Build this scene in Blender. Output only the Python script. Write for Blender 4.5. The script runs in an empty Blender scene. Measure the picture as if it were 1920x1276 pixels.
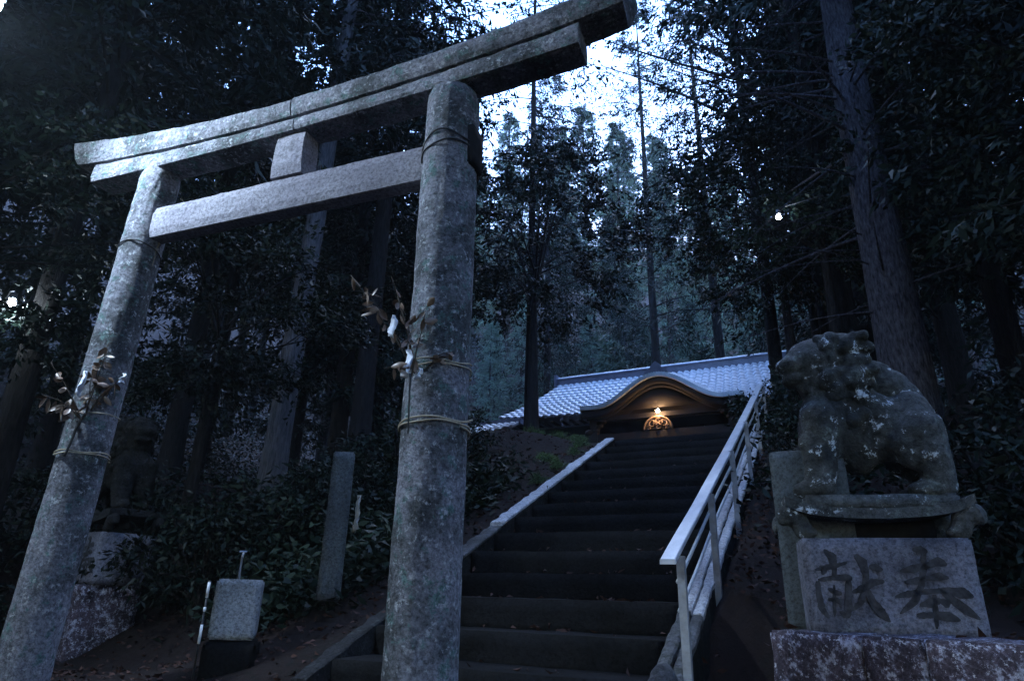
import bpy, bmesh, math, random
import numpy as np
from mathutils import Vector, Matrix, noise
PI = math.pi
C = bpy.context.scene.collection
# ------------------------------------------------------------------ camera (eye is the origin; the ground lies 0.7 m below it)
CR = Vector((0.89789696, 0.43957974, 0.02346725)); CU = Vector((0.13764987, -0.33100458, 0.93353547)); CW = Vector((-0.41813104, 0.8349884, 0.3577161))
FPX = 1233.6
cam = bpy.data.cameras.new('camera'); cam.sensor_width = 36; cam.lens = FPX/1920*36; cam.clip_start = 0.05; cam.clip_end = 2000
co = bpy.data.objects.new('camera', cam); C.objects.link(co)
co.matrix_world = Matrix(((CR.x, CU.x, -CW.x, 0), (CR.y, CU.y, -CW.y, 0), (CR.z, CU.z, -CW.z, 0), (0, 0, 0, 1)))
bpy.context.scene.camera = co
# ------------------------------------------------------------------ dusk sky, a very weak last light, exposure
SC = bpy.context.scene
w = bpy.data.worlds.new('World'); SC.world = w; w.use_nodes = True
nt = w.node_tree; bg = nt.nodes['Background']
sky = nt.nodes.new('ShaderNodeTexSky'); sky.sky_type = 'NISHITA'; sky.sun_disc = False
sky.sun_elevation = math.radians(7); sky.sun_rotation = math.radians(-10); sky.altitude = 300; sky.air_density = 1.6; sky.dust_density = 1.0; sky.ozone_density = 3.0
wb = nt.nodes.new('ShaderNodeMix'); wb.data_type = 'RGBA'; wb.blend_type = 'MULTIPLY'; wb.inputs[0].default_value = 1; wb.inputs[7].default_value = (.80, .86, 1.30, 1)   # camera white balance
nt.links.new(sky.outputs[0], wb.inputs[6]); nt.links.new(wb.outputs[2], bg.inputs[0]); bg.inputs[1].default_value = 0.15
sun = bpy.data.lights.new('sun', 'SUN'); sun.energy = 0.12; sun.angle = math.radians(40); sun.color = (.80, .88, 1)
so = bpy.data.objects.new('sun', sun); C.objects.link(so); so.rotation_euler = (math.radians(-24), 0, math.radians(12))
SC.view_settings.view_transform = 'Standard'; SC.view_settings.look = 'None'; SC.view_settings.gamma = 1; SC.view_settings.exposure = 4.3
SC.cycles.max_bounces = 6; SC.cycles.diffuse_bounces = 3; SC.cycles.transparent_max_bounces = 8; SC.cycles.use_denoising = True

# ------------------------------------------------------------------ helpers
def ray(x, y):
    return CW + CR*((x-960)/FPX) - CU*((y-638)/FPX)
def at(x, y, d):            # point seen at photo pixel (x, y), horizontal distance d
    v = ray(x, y); return v*(d/math.hypot(v.x, v.y))
def az(a, d, z=0.0):        # azimuth in degrees from +Y, horizontal distance
    return Vector((math.sin(math.radians(a))*d, math.cos(math.radians(a))*d, z))
def ss(t): t = max(0., min(1., t)); return t*t*(3-2*t)
def tag(o, label=None, cat=None, group=None, kind=None):
    if label: o['label'] = label
    if cat: o['category'] = cat
    if group: o['group'] = group
    if kind: o['kind'] = kind
    return o
def empty(name, loc, rz=0, label=None, cat=None, group=None):
    o = bpy.data.objects.new(name, None); C.objects.link(o); o.location = loc; o.rotation_euler = (0, 0, rz); o.empty_display_size = .2
    return tag(o, label, cat, group)
def link(name, me, m, parent=None, smooth=False):
    o = bpy.data.objects.new(name, me); C.objects.link(o)
    if m is not None:
        me.materials.clear(); me.materials.append(m)
    if parent is not None: o.parent = parent
    if smooth: me.polygons.foreach_set('use_smooth', [True]*len(me.polygons))
    return o
def mesh_np(name, V, F):    # F: (n,k) int array, all faces of k corners
    V = np.asarray(V, np.float32); F = np.asarray(F, np.int32)
    me = bpy.data.meshes.new(name); k = F.shape[1]; n = len(F)
    me.vertices.add(len(V)); me.vertices.foreach_set('co', V.ravel())
    me.loops.add(n*k); me.loops.foreach_set('vertex_index', F.ravel())
    me.polygons.add(n); me.polygons.foreach_set('loop_start', np.arange(n, dtype=np.int32)*k)
    me.update(calc_edges=True); me.validate(); return me
class MB:                   # collects quads/polys into one mesh
    def __init__(s): s.v = []; s.f = []
    def add(s, vs, fs):
        b = len(s.v); s.v += [tuple(v) for v in vs]; s.f += [tuple(i+b for i in f) for f in fs]; return s
    def box(s, x0, x1, y0, y1, z0, z1):
        return s.add([(x0,y0,z0),(x1,y0,z0),(x1,y1,z0),(x0,y1,z0),(x0,y0,z1),(x1,y0,z1),(x1,y1,z1),(x0,y1,z1)],
                     [(0,3,2,1),(4,5,6,7),(0,1,5,4),(1,2,6,5),(2,3,7,6),(3,0,4,7)])
    def tube(s, pts, r, n=8, cap=True):
        pts = [Vector(p) for p in pts]; rs = r if hasattr(r, '__len__') else [r]*len(pts)
        vs = []; fs = []; prev = None
        for i, p in enumerate(pts):
            t = (pts[min(i+1, len(pts)-1)]-pts[max(i-1, 0)])
            t = t.normalized() if t.length > 1e-9 else Vector((0,0,1))
            a = prev if prev is not None else (Vector((1,0,0)) if abs(t.x) < .8 else Vector((0,1,0)))
            a = (a - t*a.dot(t)).normalized(); prev = a; b = t.cross(a)
            for k in range(n):
                an = 2*PI*k/n; vs.append(p+(a*math.cos(an)+b*math.sin(an))*rs[i])
        for i in range(len(pts)-1):
            for k in range(n):
                k2 = (k+1) % n; fs.append((i*n+k, i*n+k2, (i+1)*n+k2, (i+1)*n+k))
        if cap: fs.append(tuple(range(n-1, -1, -1))); fs.append(tuple((len(pts)-1)*n+k for k in range(n)))
        return s.add(vs, fs)
    def me(s, name):
        m = bpy.data.meshes.new(name); m.from_pydata(s.v, [], s.f); m.update(); return m
    def obj(s, name, m, parent=None, smooth=False): return link(name, s.me(name), m, parent, smooth)
def rough_box(name, x0, x1, y0, y1, z0, z1, m, parent=None, bev=.012, cuts=.12, amp=.006, seed=0, taper=0.0, loc=None):
    """a dressed stone: bevelled, subdivided and slightly uneven"""
    bm = bmesh.new(); mb = MB().box(x0, x1, y0, y1, z0, z1)
    vs = [bm.verts.new(v) for v in mb.v]; [bm.faces.new([vs[i] for i in f]) for f in mb.f]
    cx, cy = (x0+x1)/2, (y0+y1)/2
    for v in bm.verts:
        if v.co.z > (z0+z1)/2 and taper: v.co.x = cx+(v.co.x-cx)*(1-taper); v.co.y = cy+(v.co.y-cy)*(1-taper)
    bmesh.ops.bevel(bm, geom=list(bm.edges), offset=bev, segments=2, affect='EDGES')
    for ax, (a, b) in enumerate(((x0, x1), (y0, y1), (z0, z1))):
        n = int(min(26, (b-a)/cuts))
        for i in range(1, n+1):
            p = [0, 0, 0]; p[ax] = a+(b-a)*i/(n+1); nn = [0, 0, 0]; nn[ax] = 1
            bmesh.ops.bisect_plane(bm, geom=bm.verts[:]+bm.edges[:]+bm.faces[:], plane_co=p, plane_no=nn)
    bm.normal_update()
    for v in bm.verts:
        q = v.co*5+Vector((seed*3.1, 0, 0)); v.co += v.normal*(noise.noise(q)+.5*noise.noise(q*3.3))*amp
    me = bpy.data.meshes.new(name); bm.to_mesh(me); bm.free()
    o = link(name, me, m, parent, True)
    if loc: o.location = loc
    return o
def jitter(me, amp, sc, seed=0):
    for v in me.vertices:
        q = v.co*sc+Vector((seed*7.7, 1.3, 0)); n = v.normal
        v.co = v.co + n*(noise.noise(q)+.5*noise.noise(q*2.7))*amp
def dup(root, loc=None, rz=None, label=None, sc=None):
    r = root.copy(); C.objects.link(r)
    if loc is not None: r.location = loc
    if rz is not None: r.rotation_euler = (0, 0, rz)
    if sc is not None: r.scale = sc
    if label: r['label'] = label
    for ch in list(root.children):
        c = ch.copy(); C.objects.link(c); c.parent = r
        for g in list(ch.children):
            d = g.copy(); C.objects.link(d); d.parent = c
    return r

# ------------------------------------------------------------------ materials
def newmat(name):
    m = bpy.data.materials.new(name); m.use_nodes = True; return m, m.node_tree, m.node_tree.nodes['Principled BSDF']
def tex(nt, kind, scale, co, detail=6, rough=.6):
    t = nt.nodes.new(kind); t.inputs['Scale'].default_value = scale
    if kind == 'ShaderNodeTexNoise': t.inputs['Detail'].default_value = detail; t.inputs['Roughness'].default_value = rough
    nt.links.new(co, t.inputs['Vector']); return t
def ramp(nt, src, stops):
    r = nt.nodes.new('ShaderNodeValToRGB'); e = r.color_ramp.elements
    while len(e) < len(stops): e.new(.5)
    for el, (p, c) in zip(e, stops):
        el.position = p; el.color = (*c, 1) if hasattr(c, '__len__') else (c, c, c, 1)
    nt.links.new(src, r.inputs[0]); return r
def mix(nt, fac, a, b):
    n = nt.nodes.new('ShaderNodeMix'); n.data_type = 'RGBA'
    nt.links.new(fac, n.inputs[0])
    for i, s in ((6, a), (7, b)):
        if hasattr(s, 'is_linked') or hasattr(s, 'links'): nt.links.new(s, n.inputs[i])
        else: n.inputs[i].default_value = (*s, 1)
    return n.outputs[2]
def stone(name, base, dark, lichen, pale, lich=.55, pal=.62, rough=.85, bump=.6, sc=1.0, spec=.3):
    m, nt, p = newmat(name)
    tc = nt.nodes.new('ShaderNodeTexCoord'); co = tc.outputs['Object']
    n1 = tex(nt, 'ShaderNodeTexNoise', 2.2*sc, co, 8, .65); c = mix(nt, ramp(nt, n1.outputs[0], [(.42, 0), (.56, 1)]).outputs[0], dark, base)
    n2 = tex(nt, 'ShaderNodeTexNoise', 9*sc, co, 12, .80); f2 = ramp(nt, n2.outputs[0], [(lich, 0), (lich+.05, 1)]); c = mix(nt, f2.outputs[0], c, lichen)
    n3 = tex(nt, 'ShaderNodeTexNoise', 21*sc, co, 10, .78); f3 = ramp(nt, n3.outputs[0], [(pal-.03, 0), (pal, 1)]); c = mix(nt, f3.outputs[0], c, pale)
    n4 = tex(nt, 'ShaderNodeTexNoise', 42*sc, co, 6, .8); sp = ramp(nt, n4.outputs[0], [(.36, .12), (.56, 1)])
    mu = nt.nodes.new('ShaderNodeMix'); mu.data_type = 'RGBA'; mu.blend_type = 'MULTIPLY'; mu.inputs[0].default_value = .85
    nt.links.new(c, mu.inputs[6]); nt.links.new(sp.outputs[0], mu.inputs[7])
    nt.links.new(mu.outputs[2], p.inputs['Base Color'])
    p.inputs['Roughness'].default_value = rough; p.inputs['Specular IOR Level'].default_value = spec
    ad = nt.nodes.new('ShaderNodeMath'); ad.operation = 'ADD'; nt.links.new(n4.outputs[0], ad.inputs[0])
    n5 = tex(nt, 'ShaderNodeTexNoise', 16*sc, co, 8, .7); m5 = nt.nodes.new('ShaderNodeMath'); m5.operation = 'MULTIPLY'; m5.inputs[1].default_value = 2.2
    nt.links.new(n5.outputs[0], m5.inputs[0]); nt.links.new(m5.outputs[0], ad.inputs[1])
    b = nt.nodes.new('ShaderNodeBump'); b.inputs['Strength'].default_value = bump; b.inputs['Distance'].default_value = .035
    nt.links.new(ad.outputs[0], b.inputs['Height']); nt.links.new(b.outputs[0], p.inputs['Normal'])
    return m
def simple(name, a, b, scale=6, rough=.6, spec=.4, bump=.3, metal=0, stretch=None, dist=.01):
    m, nt, p = newmat(name); tc = nt.nodes.new('ShaderNodeTexCoord'); co = tc.outputs['Object']
    if stretch:
        mp = nt.nodes.new('ShaderNodeMapping'); mp.inputs['Scale'].default_value = stretch; nt.links.new(co, mp.inputs[0]); co = mp.outputs[0]
    n = tex(nt, 'ShaderNodeTexNoise', scale, co, 8, .65); r = ramp(nt, n.outputs[0], [(.35, a), (.65, b)])
    nt.links.new(r.outputs[0], p.inputs['Base Color']); p.inputs['Roughness'].default_value = rough
    p.inputs['Specular IOR Level'].default_value = spec; p.inputs['Metallic'].default_value = metal
    if bump:
        bb = nt.nodes.new('ShaderNodeBump'); bb.inputs['Strength'].default_value = bump; bb.inputs['Distance'].default_value = dist
        nt.links.new(n.outputs[0], bb.inputs['Height']); nt.links.new(bb.outputs[0], p.inputs['Normal'])
    return m
def leafmat(name, a, b, c, rough=.55, spec=.14, trans=.15):
    m, nt, p = newmat(name); tc = nt.nodes.new('ShaderNodeTexCoord')
    n = tex(nt, 'ShaderNodeTexNoise', .9, tc.outputs['Object'], 4, .7)
    oi = nt.nodes.new('ShaderNodeObjectInfo'); ma = nt.nodes.new('ShaderNodeMath'); ma.operation = 'MULTIPLY_ADD'; ma.inputs[1].default_value = .25
    nt.links.new(oi.outputs['Random'], ma.inputs[0]); nt.links.new(n.outputs[0], ma.inputs[2])
    r = ramp(nt, ma.outputs[0], [(.4, a), (.6, b), (.8, c)])
    nt.links.new(r.outputs[0], p.inputs['Base Color']); p.inputs['Roughness'].default_value = rough; p.inputs['Specular IOR Level'].default_value = spec
    return m
def emit(name, col, s):
    m, nt, p = newmat(name); p.inputs['Base Color'].default_value = (*col, 1); p.inputs['Emission Color'].default_value = (*col, 1); p.inputs['Emission Strength'].default_value = s; return m
M = {}
M['torii'] = stone('torii_granite', (.38, .38, .44), (.11, .12, .13), (.17, .29, .28), (.56, .58, .62), .54, .60, bump=1.0)
M['nuki'] = stone('smooth_granite', (.27, .26, .30), (.20, .19, .23), (.24, .24, .27), (.34, .34, .36), .60, .70, bump=.35)
M['lion'] = stone('weathered_lion_stone', (.10, .105, .105), (.03, .032, .03), (.17, .20, .19), (.55, .60, .64), .56, .61, sc=.5)
M['plinth'] = stone('plinth_granite', (.25, .25, .31), (.10, .10, .125), (.22, .25, .29), (.42, .44, .49), .57, .66)
M['ledge'] = stone('lichen_ledge_stone', (.12, .09, .12), (.05, .04, .055), (.46, .46, .58), (.60, .60, .68), .52, .60, sc=1.3)
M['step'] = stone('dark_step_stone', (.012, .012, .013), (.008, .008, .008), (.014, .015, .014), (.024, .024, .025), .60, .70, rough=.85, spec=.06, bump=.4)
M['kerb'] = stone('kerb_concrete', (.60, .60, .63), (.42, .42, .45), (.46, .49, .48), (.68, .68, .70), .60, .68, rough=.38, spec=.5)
M['shade_stone'] = stone('shade_dark_stone', (.03, .03, .032), (.015, .016, .015), (.05, .055, .055), (.12, .12, .13), .56, .66, spec=.1)  # dark stone with the shade of kerb sides and left lion in its colour
M['kerb_low'] = stone('mossy_shade_kerb', (.13, .13, .14), (.03, .03, .032), (.05, .055, .05), (.16, .16, .17), .50, .66, rough=.6)  # moss, plus the kerb's fade into the dark put into its colour
M['post_stone'] = stone('grey_post_stone', (.13, .15, .16), (.08, .09, .10), (.12, .14, .14), (.18, .20, .20), .60, .70)
M['slab'] = stone('slab_granite', (.09, .105, .115), (.06, .07, .075), (.08, .10, .10), (.12, .135, .14), .60, .72, bump=.25)
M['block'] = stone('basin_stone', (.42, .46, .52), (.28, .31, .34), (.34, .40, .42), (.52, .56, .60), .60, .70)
M['ink'] = simple('dark_carved_letters', (.018, .018, .02), (.07, .068, .075), 26, .95, .1)
M['hole_shade'] = simple('hole_shade_stone', (.01, .01, .012), (.02, .02, .02), 10, .95, .1)  # near-black colour stands in for the shade inside openings
M['tile'] = simple('silver_roof_tile', (.46, .47, .52), (.84, .85, .90), 7, .33, .8, .15, metal=.05)
M['ridge'] = simple('ridge_tile', (.10, .10, .14), (.17, .17, .22), 6, .4, .5, .2)
M['copper'] = simple('curved_gable_roofing', (.55, .60, .66), (.68, .72, .76), 5, .35, .6, .15, metal=.3)
M['wood'] = simple('dark_shrine_timber', (.012, .010, .010), (.026, .021, .019), 5, .7, .3, .4, stretch=(1, 4, 10))
M['wood2'] = simple('carved_pale_timber', (.12, .08, .06), (.22, .15, .10), 9, .6, .3, .3)
M['plaster'] = simple('old_plaster', (.26, .26, .26), (.34, .34, .33), 3, .9, .2, .1)
M['rail'] = simple('weathered_rail_wood', (.30, .31, .34), (.46, .47, .50), 9, .35, .5, .3, stretch=(1, .2, 1))
M['post'] = simple('rusty_painted_post', (.16, .15, .15), (.30, .31, .33), 8, .6, .4, .3)
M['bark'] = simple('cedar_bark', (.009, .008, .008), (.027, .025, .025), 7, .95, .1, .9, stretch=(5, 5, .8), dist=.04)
M['bark3'] = simple('pale_grey_bark', (.05, .05, .055), (.13, .125, .135), 7, .95, .1, .9, stretch=(5, 5, .8), dist=.04)
M['bark2'] = simple('furrowed_bark', (.012, .011, .013), (.085, .078, .088), 9, .95, .1, 1.0, stretch=(4, 4, 1.0), dist=.05)
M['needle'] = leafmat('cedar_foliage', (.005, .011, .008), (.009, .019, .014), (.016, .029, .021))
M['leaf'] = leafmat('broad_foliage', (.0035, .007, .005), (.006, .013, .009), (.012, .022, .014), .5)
M['fern'] = leafmat('fern_foliage', (.04, .07, .03), (.07, .12, .04), (.10, .16, .06))
M['pale'] = leafmat('skylit_pale_foliage', (.05, .09, .07), (.08, .13, .10), (.11, .17, .12))  # crowns behind the shrine: sky-lit highlights put into the leaf colour
M['dry'] = simple('withered_leaf', (.07, .04, .025), (.20, .13, .09), 14, .45, .5, .2)
M['twig'] = simple('dark_twig', (.04, .03, .025), (.10, .08, .06), 20, .8, .2, .2)
M['rope'] = simple('straw_twine', (.26, .22, .16), (.42, .37, .28), 60, .8, .2, .4)
M['wire'] = simple('black_wire', (.012, .012, .014), (.03, .03, .03), 40, .5, .4, .1)
M['paper'] = simple('white_paper', (.62, .66, .78), (.80, .82, .88), 9, .8, .2, .2)
M['metal'] = simple('lamp_metal', (.10, .10, .11), (.18, .18, .19), 8, .5, .5, .1, metal=.6)
M['steel'] = simple('tap_steel', (.4, .4, .42), (.55, .55, .57), 12, .3, .5, .1, metal=.9)
M['pipe'] = simple('white_marker_paint', (.5, .52, .56), (.7, .72, .75), 8, .5, .4, .1)

# ------------------------------------------------------------------ stairs and ground shape
RIS, TRD = .204, .204/.4386
SY0, SZ0 = 3.925, -.451       # front edge of step 0
XL, XR = -3.30, -1.10         # stair sides
NTOP = 14
GZ = -.70; PZ = SZ0+RIS*NTOP  # plateau height 2.405 at Y = SY0+TRD*14
YT = SY0+TRD*NTOP
def stair_z(y): return max(GZ, min(PZ, SZ0+.4386*(y-SY0)))
def ground_z(x, y):
    base = stair_z(y)
    if y > 27: base = PZ+(y-27)*.28+max(0, y-30)*.30
    if x < -15: base += (-15-x)*.45*ss((y+12)/10)
    if x > 6: base += (x-6)*.45*ss((y+12)/10)
    z = base
    if x < XL-.1:             # left bank beside the stairs, a mound above the steps
        k = ss((XL-.1-x)/2.2)
        yf = 4.3 if x > -7 else 4.3+1.2*ss((-7-x)/2)
        b = GZ+(y-yf)*.56; b = max(GZ, b)
        top = PZ+.42 if y < 13 else PZ+.42*(1-ss((y-13)/3))
        b = min(top, b)
        if y > 27: b = base
        z = base*(1-k)+b*k if y < 27 else base
        if x < -8: 
            q = ss((-8-x)/1.5); t = max(GZ, min(1.55, GZ+(y-3.8)*.75))
            if x < -15: t = max(t, base)
            if y > 9: t = max(t, 1.55)+(max(base, 1.55)-max(t, 1.55))*ss((y-9)/6)
            z = z*(1-q)+t*q
        if x < -3.3 and y < 9: pass
    elif x > -.85:
        # right: filled terrace behind the ledge stones, then the bank
        q = ss((x+.85)/1.0)
        b = max(GZ, min(PZ+.3, -.20+max(0, (y-5.4))*.5)) if y > 4.25-.62*(x+.46) else GZ
        z = base*(1-q)+b*q
        if x > 6: z += (x-6)*.45*ss((y+12)/10)
        if -.85 < x < -.45 and y < 5: z = GZ
        if y > 27: z = base
    else:
        z = stair_z(y)-.30 if XL-.05 < x < -.85 and y < YT else base
        if y < SY0-TRD: z = GZ
    return z
def gz(x, y):
    return ground_z(x, y) + .05*noise.noise(Vector((x*.7, y*.7, 0)))+.02*noise.noise(Vector((x*3, y*3, 4)))
def axis(fine, lo, hi, a, b):
    l = list(np.arange(a, b+1e-6, fine)); s = fine
    v = a
    while v > lo: s *= 1.18; v -= s; l.append(v)
    v = b; s = fine
    while v < hi: s *= 1.18; v += s; l.append(v)
    return sorted(l)
xs = axis(.22, -600, 600, -12, 6); ys = axis(.22, -600, 900, 0, 15)
V = []
for y in ys:
    for x in xs:
        z = gz(x, y)
        r = math.hypot(x, y)
        if r > 120: z = z + (r-120)*.02
        z = min(z, 90)
        V.append((x, y, z))
nx = len(xs); F = [(j*nx+i, j*nx+i+1, (j+1)*nx+i+1, (j+1)*nx+i) for j in range(len(ys)-1) for i in range(nx-1)]
gm, nt, p = newmat('forest_floor'); tc = nt.nodes.new('ShaderNodeTexCoord')
n1 = tex(nt, 'ShaderNodeTexNoise', 1.1, tc.outputs['Object'], 8, .7); n2 = tex(nt, 'ShaderNodeTexVoronoi', 16, tc.outputs['Object'])
c1 = ramp(nt, n1.outputs[0], [(.35, (.007, .008, .006)), (.55, (.013, .008, .008)), (.75, (.020, .009, .010))])
c2 = mix(nt, ramp(nt, n2.outputs['Distance'], [(.2, 0), (.6, 1)]).outputs[0], c1.outputs[0], (.014, .009, .008))
nt.links.new(c2, p.inputs['Base Color']); p.inputs['Roughness'].default_value = .95; p.inputs['Specular IOR Level'].default_value = .15
b = nt.nodes.new('ShaderNodeBump'); b.inputs['Strength'].default_value = .7; b.inputs['Distance'].default_value = .05
n6 = tex(nt, 'ShaderNodeTexNoise', 14, tc.outputs['Object'], 10, .75); nt.links.new(n6.outputs[0], b.inputs['Height']); nt.links.new(b.outputs[0], p.inputs['Normal'])
g = link('ground', mesh_np('ground', V, F), gm, None, True); tag(g, kind='structure')

# ------------------------------------------------------------------ stone staircase
stair = empty('stone_staircase', ((XL+XR)/2, SY0, GZ), 0, 'long dark stone staircase climbing to the shrine between pale sloping kerbs', 'staircase')
def child(o, parent): o.parent = parent; o.matrix_parent_inverse = parent.matrix_world.inverted(); return o
stl = stair.location
for i in range(-2, NTOP+1):
    y0 = SY0+TRD*i; z1 = SZ0+RIS*i
    if z1 < GZ-.1: continue
    rnd = random.Random(i); dz = rnd.uniform(-.006, .006)
    d = TRD+.06 if i < NTOP else 1.2
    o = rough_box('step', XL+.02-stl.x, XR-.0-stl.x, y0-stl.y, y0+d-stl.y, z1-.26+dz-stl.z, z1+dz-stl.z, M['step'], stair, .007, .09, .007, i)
def kerb(x0, x1, off, ya, yb, thick, seed):
    zz = lambda y: SZ0+.4386*(y-SY0)+off
    mb = MB(); n = 120
    for k in range(n+1):
        y = ya+(yb-ya)*k/n; z = zz(y)
        wob = .012*noise.noise(Vector((seed, y*2.1, 0)))+.010*noise.noise(Vector((seed, y*9, 3))); wz = .010*noise.noise(Vector((seed+2, y*8, 9)))+.012*noise.noise(Vector((seed+5, y*1.7, 3)))
        wo = wob*(3.2 if x0 < -3 else 1); mb.v += [(x0+wo-stl.x, y-stl.y, z-thick-stl.z), (x0+wo-stl.x, y-stl.y, z+wz-stl.z-.012), (x0+.014+wo-stl.x, y-stl.y, z+wz-stl.z), (x1-.014-wob-stl.x, y-stl.y, z+wz-stl.z), (x1-wob-stl.x, y-stl.y, z+wz-stl.z-.012), (x1-wob-stl.x, y-stl.y, z-thick-stl.z)]
    for k in range(n):
        for q in range(6):
            a = k*6+q; b_ = k*6+(q+1) % 6; mb.f.append((a, b_, b_+6, a+6))
    mb.f.append((0, 1, 2, 3, 4, 5)); e = n*6; mb.f.append((e+5, e+4, e+3, e+2, e+1, e))
    return mb.obj('kerb', M['kerb'], stair)
kl = kerb(-3.44, -3.285, .02, 5.15, 6.42, .035, 1); kl.data.materials.clear(); kl.data.materials.append(M['kerb_low']); kerb(-3.44, -3.285, .045, 6.44, YT+.02, .035, 2); kb = kerb(-3.42, -3.295, .0, 3.7, YT+.01, .5, 1); kb.name = 'kerb_base'; kb.data.materials.clear(); kb.data.materials.append(M['shade_stone'])  # mossy base carries the shaded sides as dark colour; lower cap fades likewise
for (xa_, xb_, of_, sd_) in ((-1.085, -1.005, .02, 3), (-1.0, -.925, -.01, 4)):
    kerb(xa_, xb_, of_, 4.75, YT, .045, sd_); kl = kerb(xa_, xb_, of_-.003, 3.72, 4.74, .045, sd_); kb = kerb(xa_+.006, xb_-.006, of_-.03, 3.73, YT-.01, .42, sd_+4); kb.name = 'kerb_base'; kb.data.materials.clear(); kb.data.materials.append(M['shade_stone']); kl.data.materials.clear(); kl.data.materials.append(M['kerb_low'])  # base paints the shaded kerb sides dark; lower caps painted darker too
# foot block at the bottom of the rail
FOOT = [('e', (x_-stl.x, y_-stl.y, z_-stl.z), r_) for (x_, y_, z_, r_) in ((-.97, 3.80, -.50, (.09, .14, .17)), (-1.0, 3.70, -.58, (.12, .13, .13)), (-1.07, 3.62, -.66, (.18, .13, .08)), (-1.16, 3.55, -.70, (.18, .10, .05)))]

# ------------------------------------------------------------------ handrail
rl = empty('handrail', (-.9, 4.1, GZ), 0, 'pale worn handrail with a broad top board running up the right side of the stairs', 'handrail')
def rel(v, o): return tuple(Vector(v)-o.location)
def sl(y, o): return SZ0+.4386*(y-SY0)+o
mb = MB(); n = 30; ya, yb = 3.98, 10.95
for k in range(n+1):
    y = ya+(yb-ya)*k/n; z = sl(y, .618)+.006*noise.noise(Vector((0, y*1.3, 0))); z -= .045*math.sin(PI*min(1, max(0, (y-4)/7)))*.6
    for (dx, dz) in ((-.046, -.018), (.046, -.018), (.046, .004), (.040, .011), (-.040, .011), (-.046, .004)): mb.v.append(rel((-.955+dx, y, z+dz), rl))
for k in range(n):
    for q in range(6): a = k*6+q; b_ = k*6+(q+1) % 6; mb.f.append((a, b_, b_+6, a+6))
mb.f.append((5, 4, 3, 2, 1, 0)); e = n*6; mb.f.append(tuple(e+q for q in range(6)))
mb.obj('top_rail', M['rail'], rl)
for o_ in (.455, .305):
    MB().tube([rel((-.93+.004*math.sin(y*3), y, sl(y, o_)+.006*math.sin(y*2.1+o_*9)), rl) for y in np.linspace(4.1, 10.9, 40)], .012, 8).obj('middle_rail', M['rail'], rl, True)
for i, y in enumerate((4.10, 5.28, 6.62, 8.02, 9.42, 10.85)):
    zt = sl(y, .60); zb = sl(y, -.22 if i else -.20)
    if i == 0: zb = GZ+.1
    mb = MB(); cs = 9; wd = .023
    for k in range(cs+1):
        z = zb+(zt-zb)*k/cs; wx = .004*noise.noise(Vector((i*3, z*4, 0)))
        for (a, b_) in ((-1, -1), (1, -1), (1, 1), (-1, 1)): mb.v.append(rel((-.905+a*wd+wx, y+b_*wd, z), rl))
    for k in range(cs):
        for q in range(4): a = k*4+q; b_ = k*4+(q+1) % 4; mb.f.append((a, b_, b_+4, a+4))
    mb.f.append((3, 2, 1, 0)); mb.f.append(tuple(cs*4+q for q in range(4)))
    mb.obj('post', M['post'], rl)

# ------------------------------------------------------------------ torii gate
TX = Vector((.9957, .0926, 0)); TN = Vector((-.0926, .9957, 0)); TM = Vector((-3.2964, 2.8891, 0)); TA = math.atan2(TX.y, TX.x)
tor = empty('torii_gate', (TM.x, TM.y, GZ), TA, 'weathered lichened stone torii gate in the foreground, with two round pillars and a double lintel', 'torii')
def tz(z): return z-GZ
def beam(name, u0, u1, top, bot, hd_t, hd_b, m, slant=(0, 0), n=60, amp=.006, seed=0, bev=.012):
    """beam along the torii; top(u), bot(u) heights; hd half depth at top/bottom; slant shifts the bottom ends inward"""
    bm = bmesh.new(); rings = []
    for k in range(n+1):
        t = k/n; ring = []
        sec = []
        nh, nd = 4, 5
        u_ = u0+(u1-u0)*t
        zt, zb = top(u_), bot(u_)
        for i in range(nh): sec.append((-1, i/nh))        # front, bottom to top
        for i in range(nd): sec.append((-1+2*i/nd, 1))
        for i in range(nh): sec.append((1, 1-i/nh))
        for i in range(nd): sec.append((1-2*i/nd, 0))
        for (d, h) in sec:
            hd = hd_b+(hd_t-hd_b)*h; z = zb+(zt-zb)*h
            dd = d*hd
            corner = abs(d) > .99 and (h < .01 or h > .99)
            if corner: dd *= 1-bev/hd; z += bev*(.6 if h < .01 else -.6)
            sh = (slant[0]*(1-h) if t < .5 else -slant[1]*(1-h))*abs(2*t-1)**6
            ring.append(bm.verts.new((u_+sh, dd, tz(z))))
        rings.append(ring)
    m_ = len(rings[0])
    for k in range(n):
        for q in range(m_): bm.faces.new((rings[k][q], rings[k+1][q], rings[k+1][(q+1) % m_], rings[k][(q+1) % m_]))
    bm.faces.new(rings[0][::-1]) ; bm.faces.new(rings[-1])
    bmesh.ops.recalc_face_normals(bm, faces=bm.faces[:])
    bm.normal_update()
    for v in bm.verts:
        q = v.co*6+Vector((seed*9, 0, 0)); v.co += v.normal*(noise.noise(q)+.6*noise.noise(q*2.9)+.4*noise.noise(q*7))*amp
    me = bpy.data.meshes.new(name); bm.to_mesh(me); bm.free(); return link(name, me, m, tor)
ktop = lambda u: 3.366+.037*u*u
kbot = lambda u: 3.222+.015*u+.025*u*u
sbot = lambda u: 3.10+.02*u+.012*u*u
beam('top_lintel', -2.30, .028, ktop, lambda u: kbot(u)+.004, .150, .126, M['torii'], (.09, 0), seed=1)
beam('top_lintel', .042, 2.555, lambda u: ktop(u)+.012, lambda u: kbot(u)+.004, .150, .126, M['torii'], (0, .06), seed=2)
beam('second_lintel', -1.985, .062, lambda u: kbot(u)-.006, sbot, .117, .117, M['torii'], (0.0, 0), seed=3)
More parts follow.
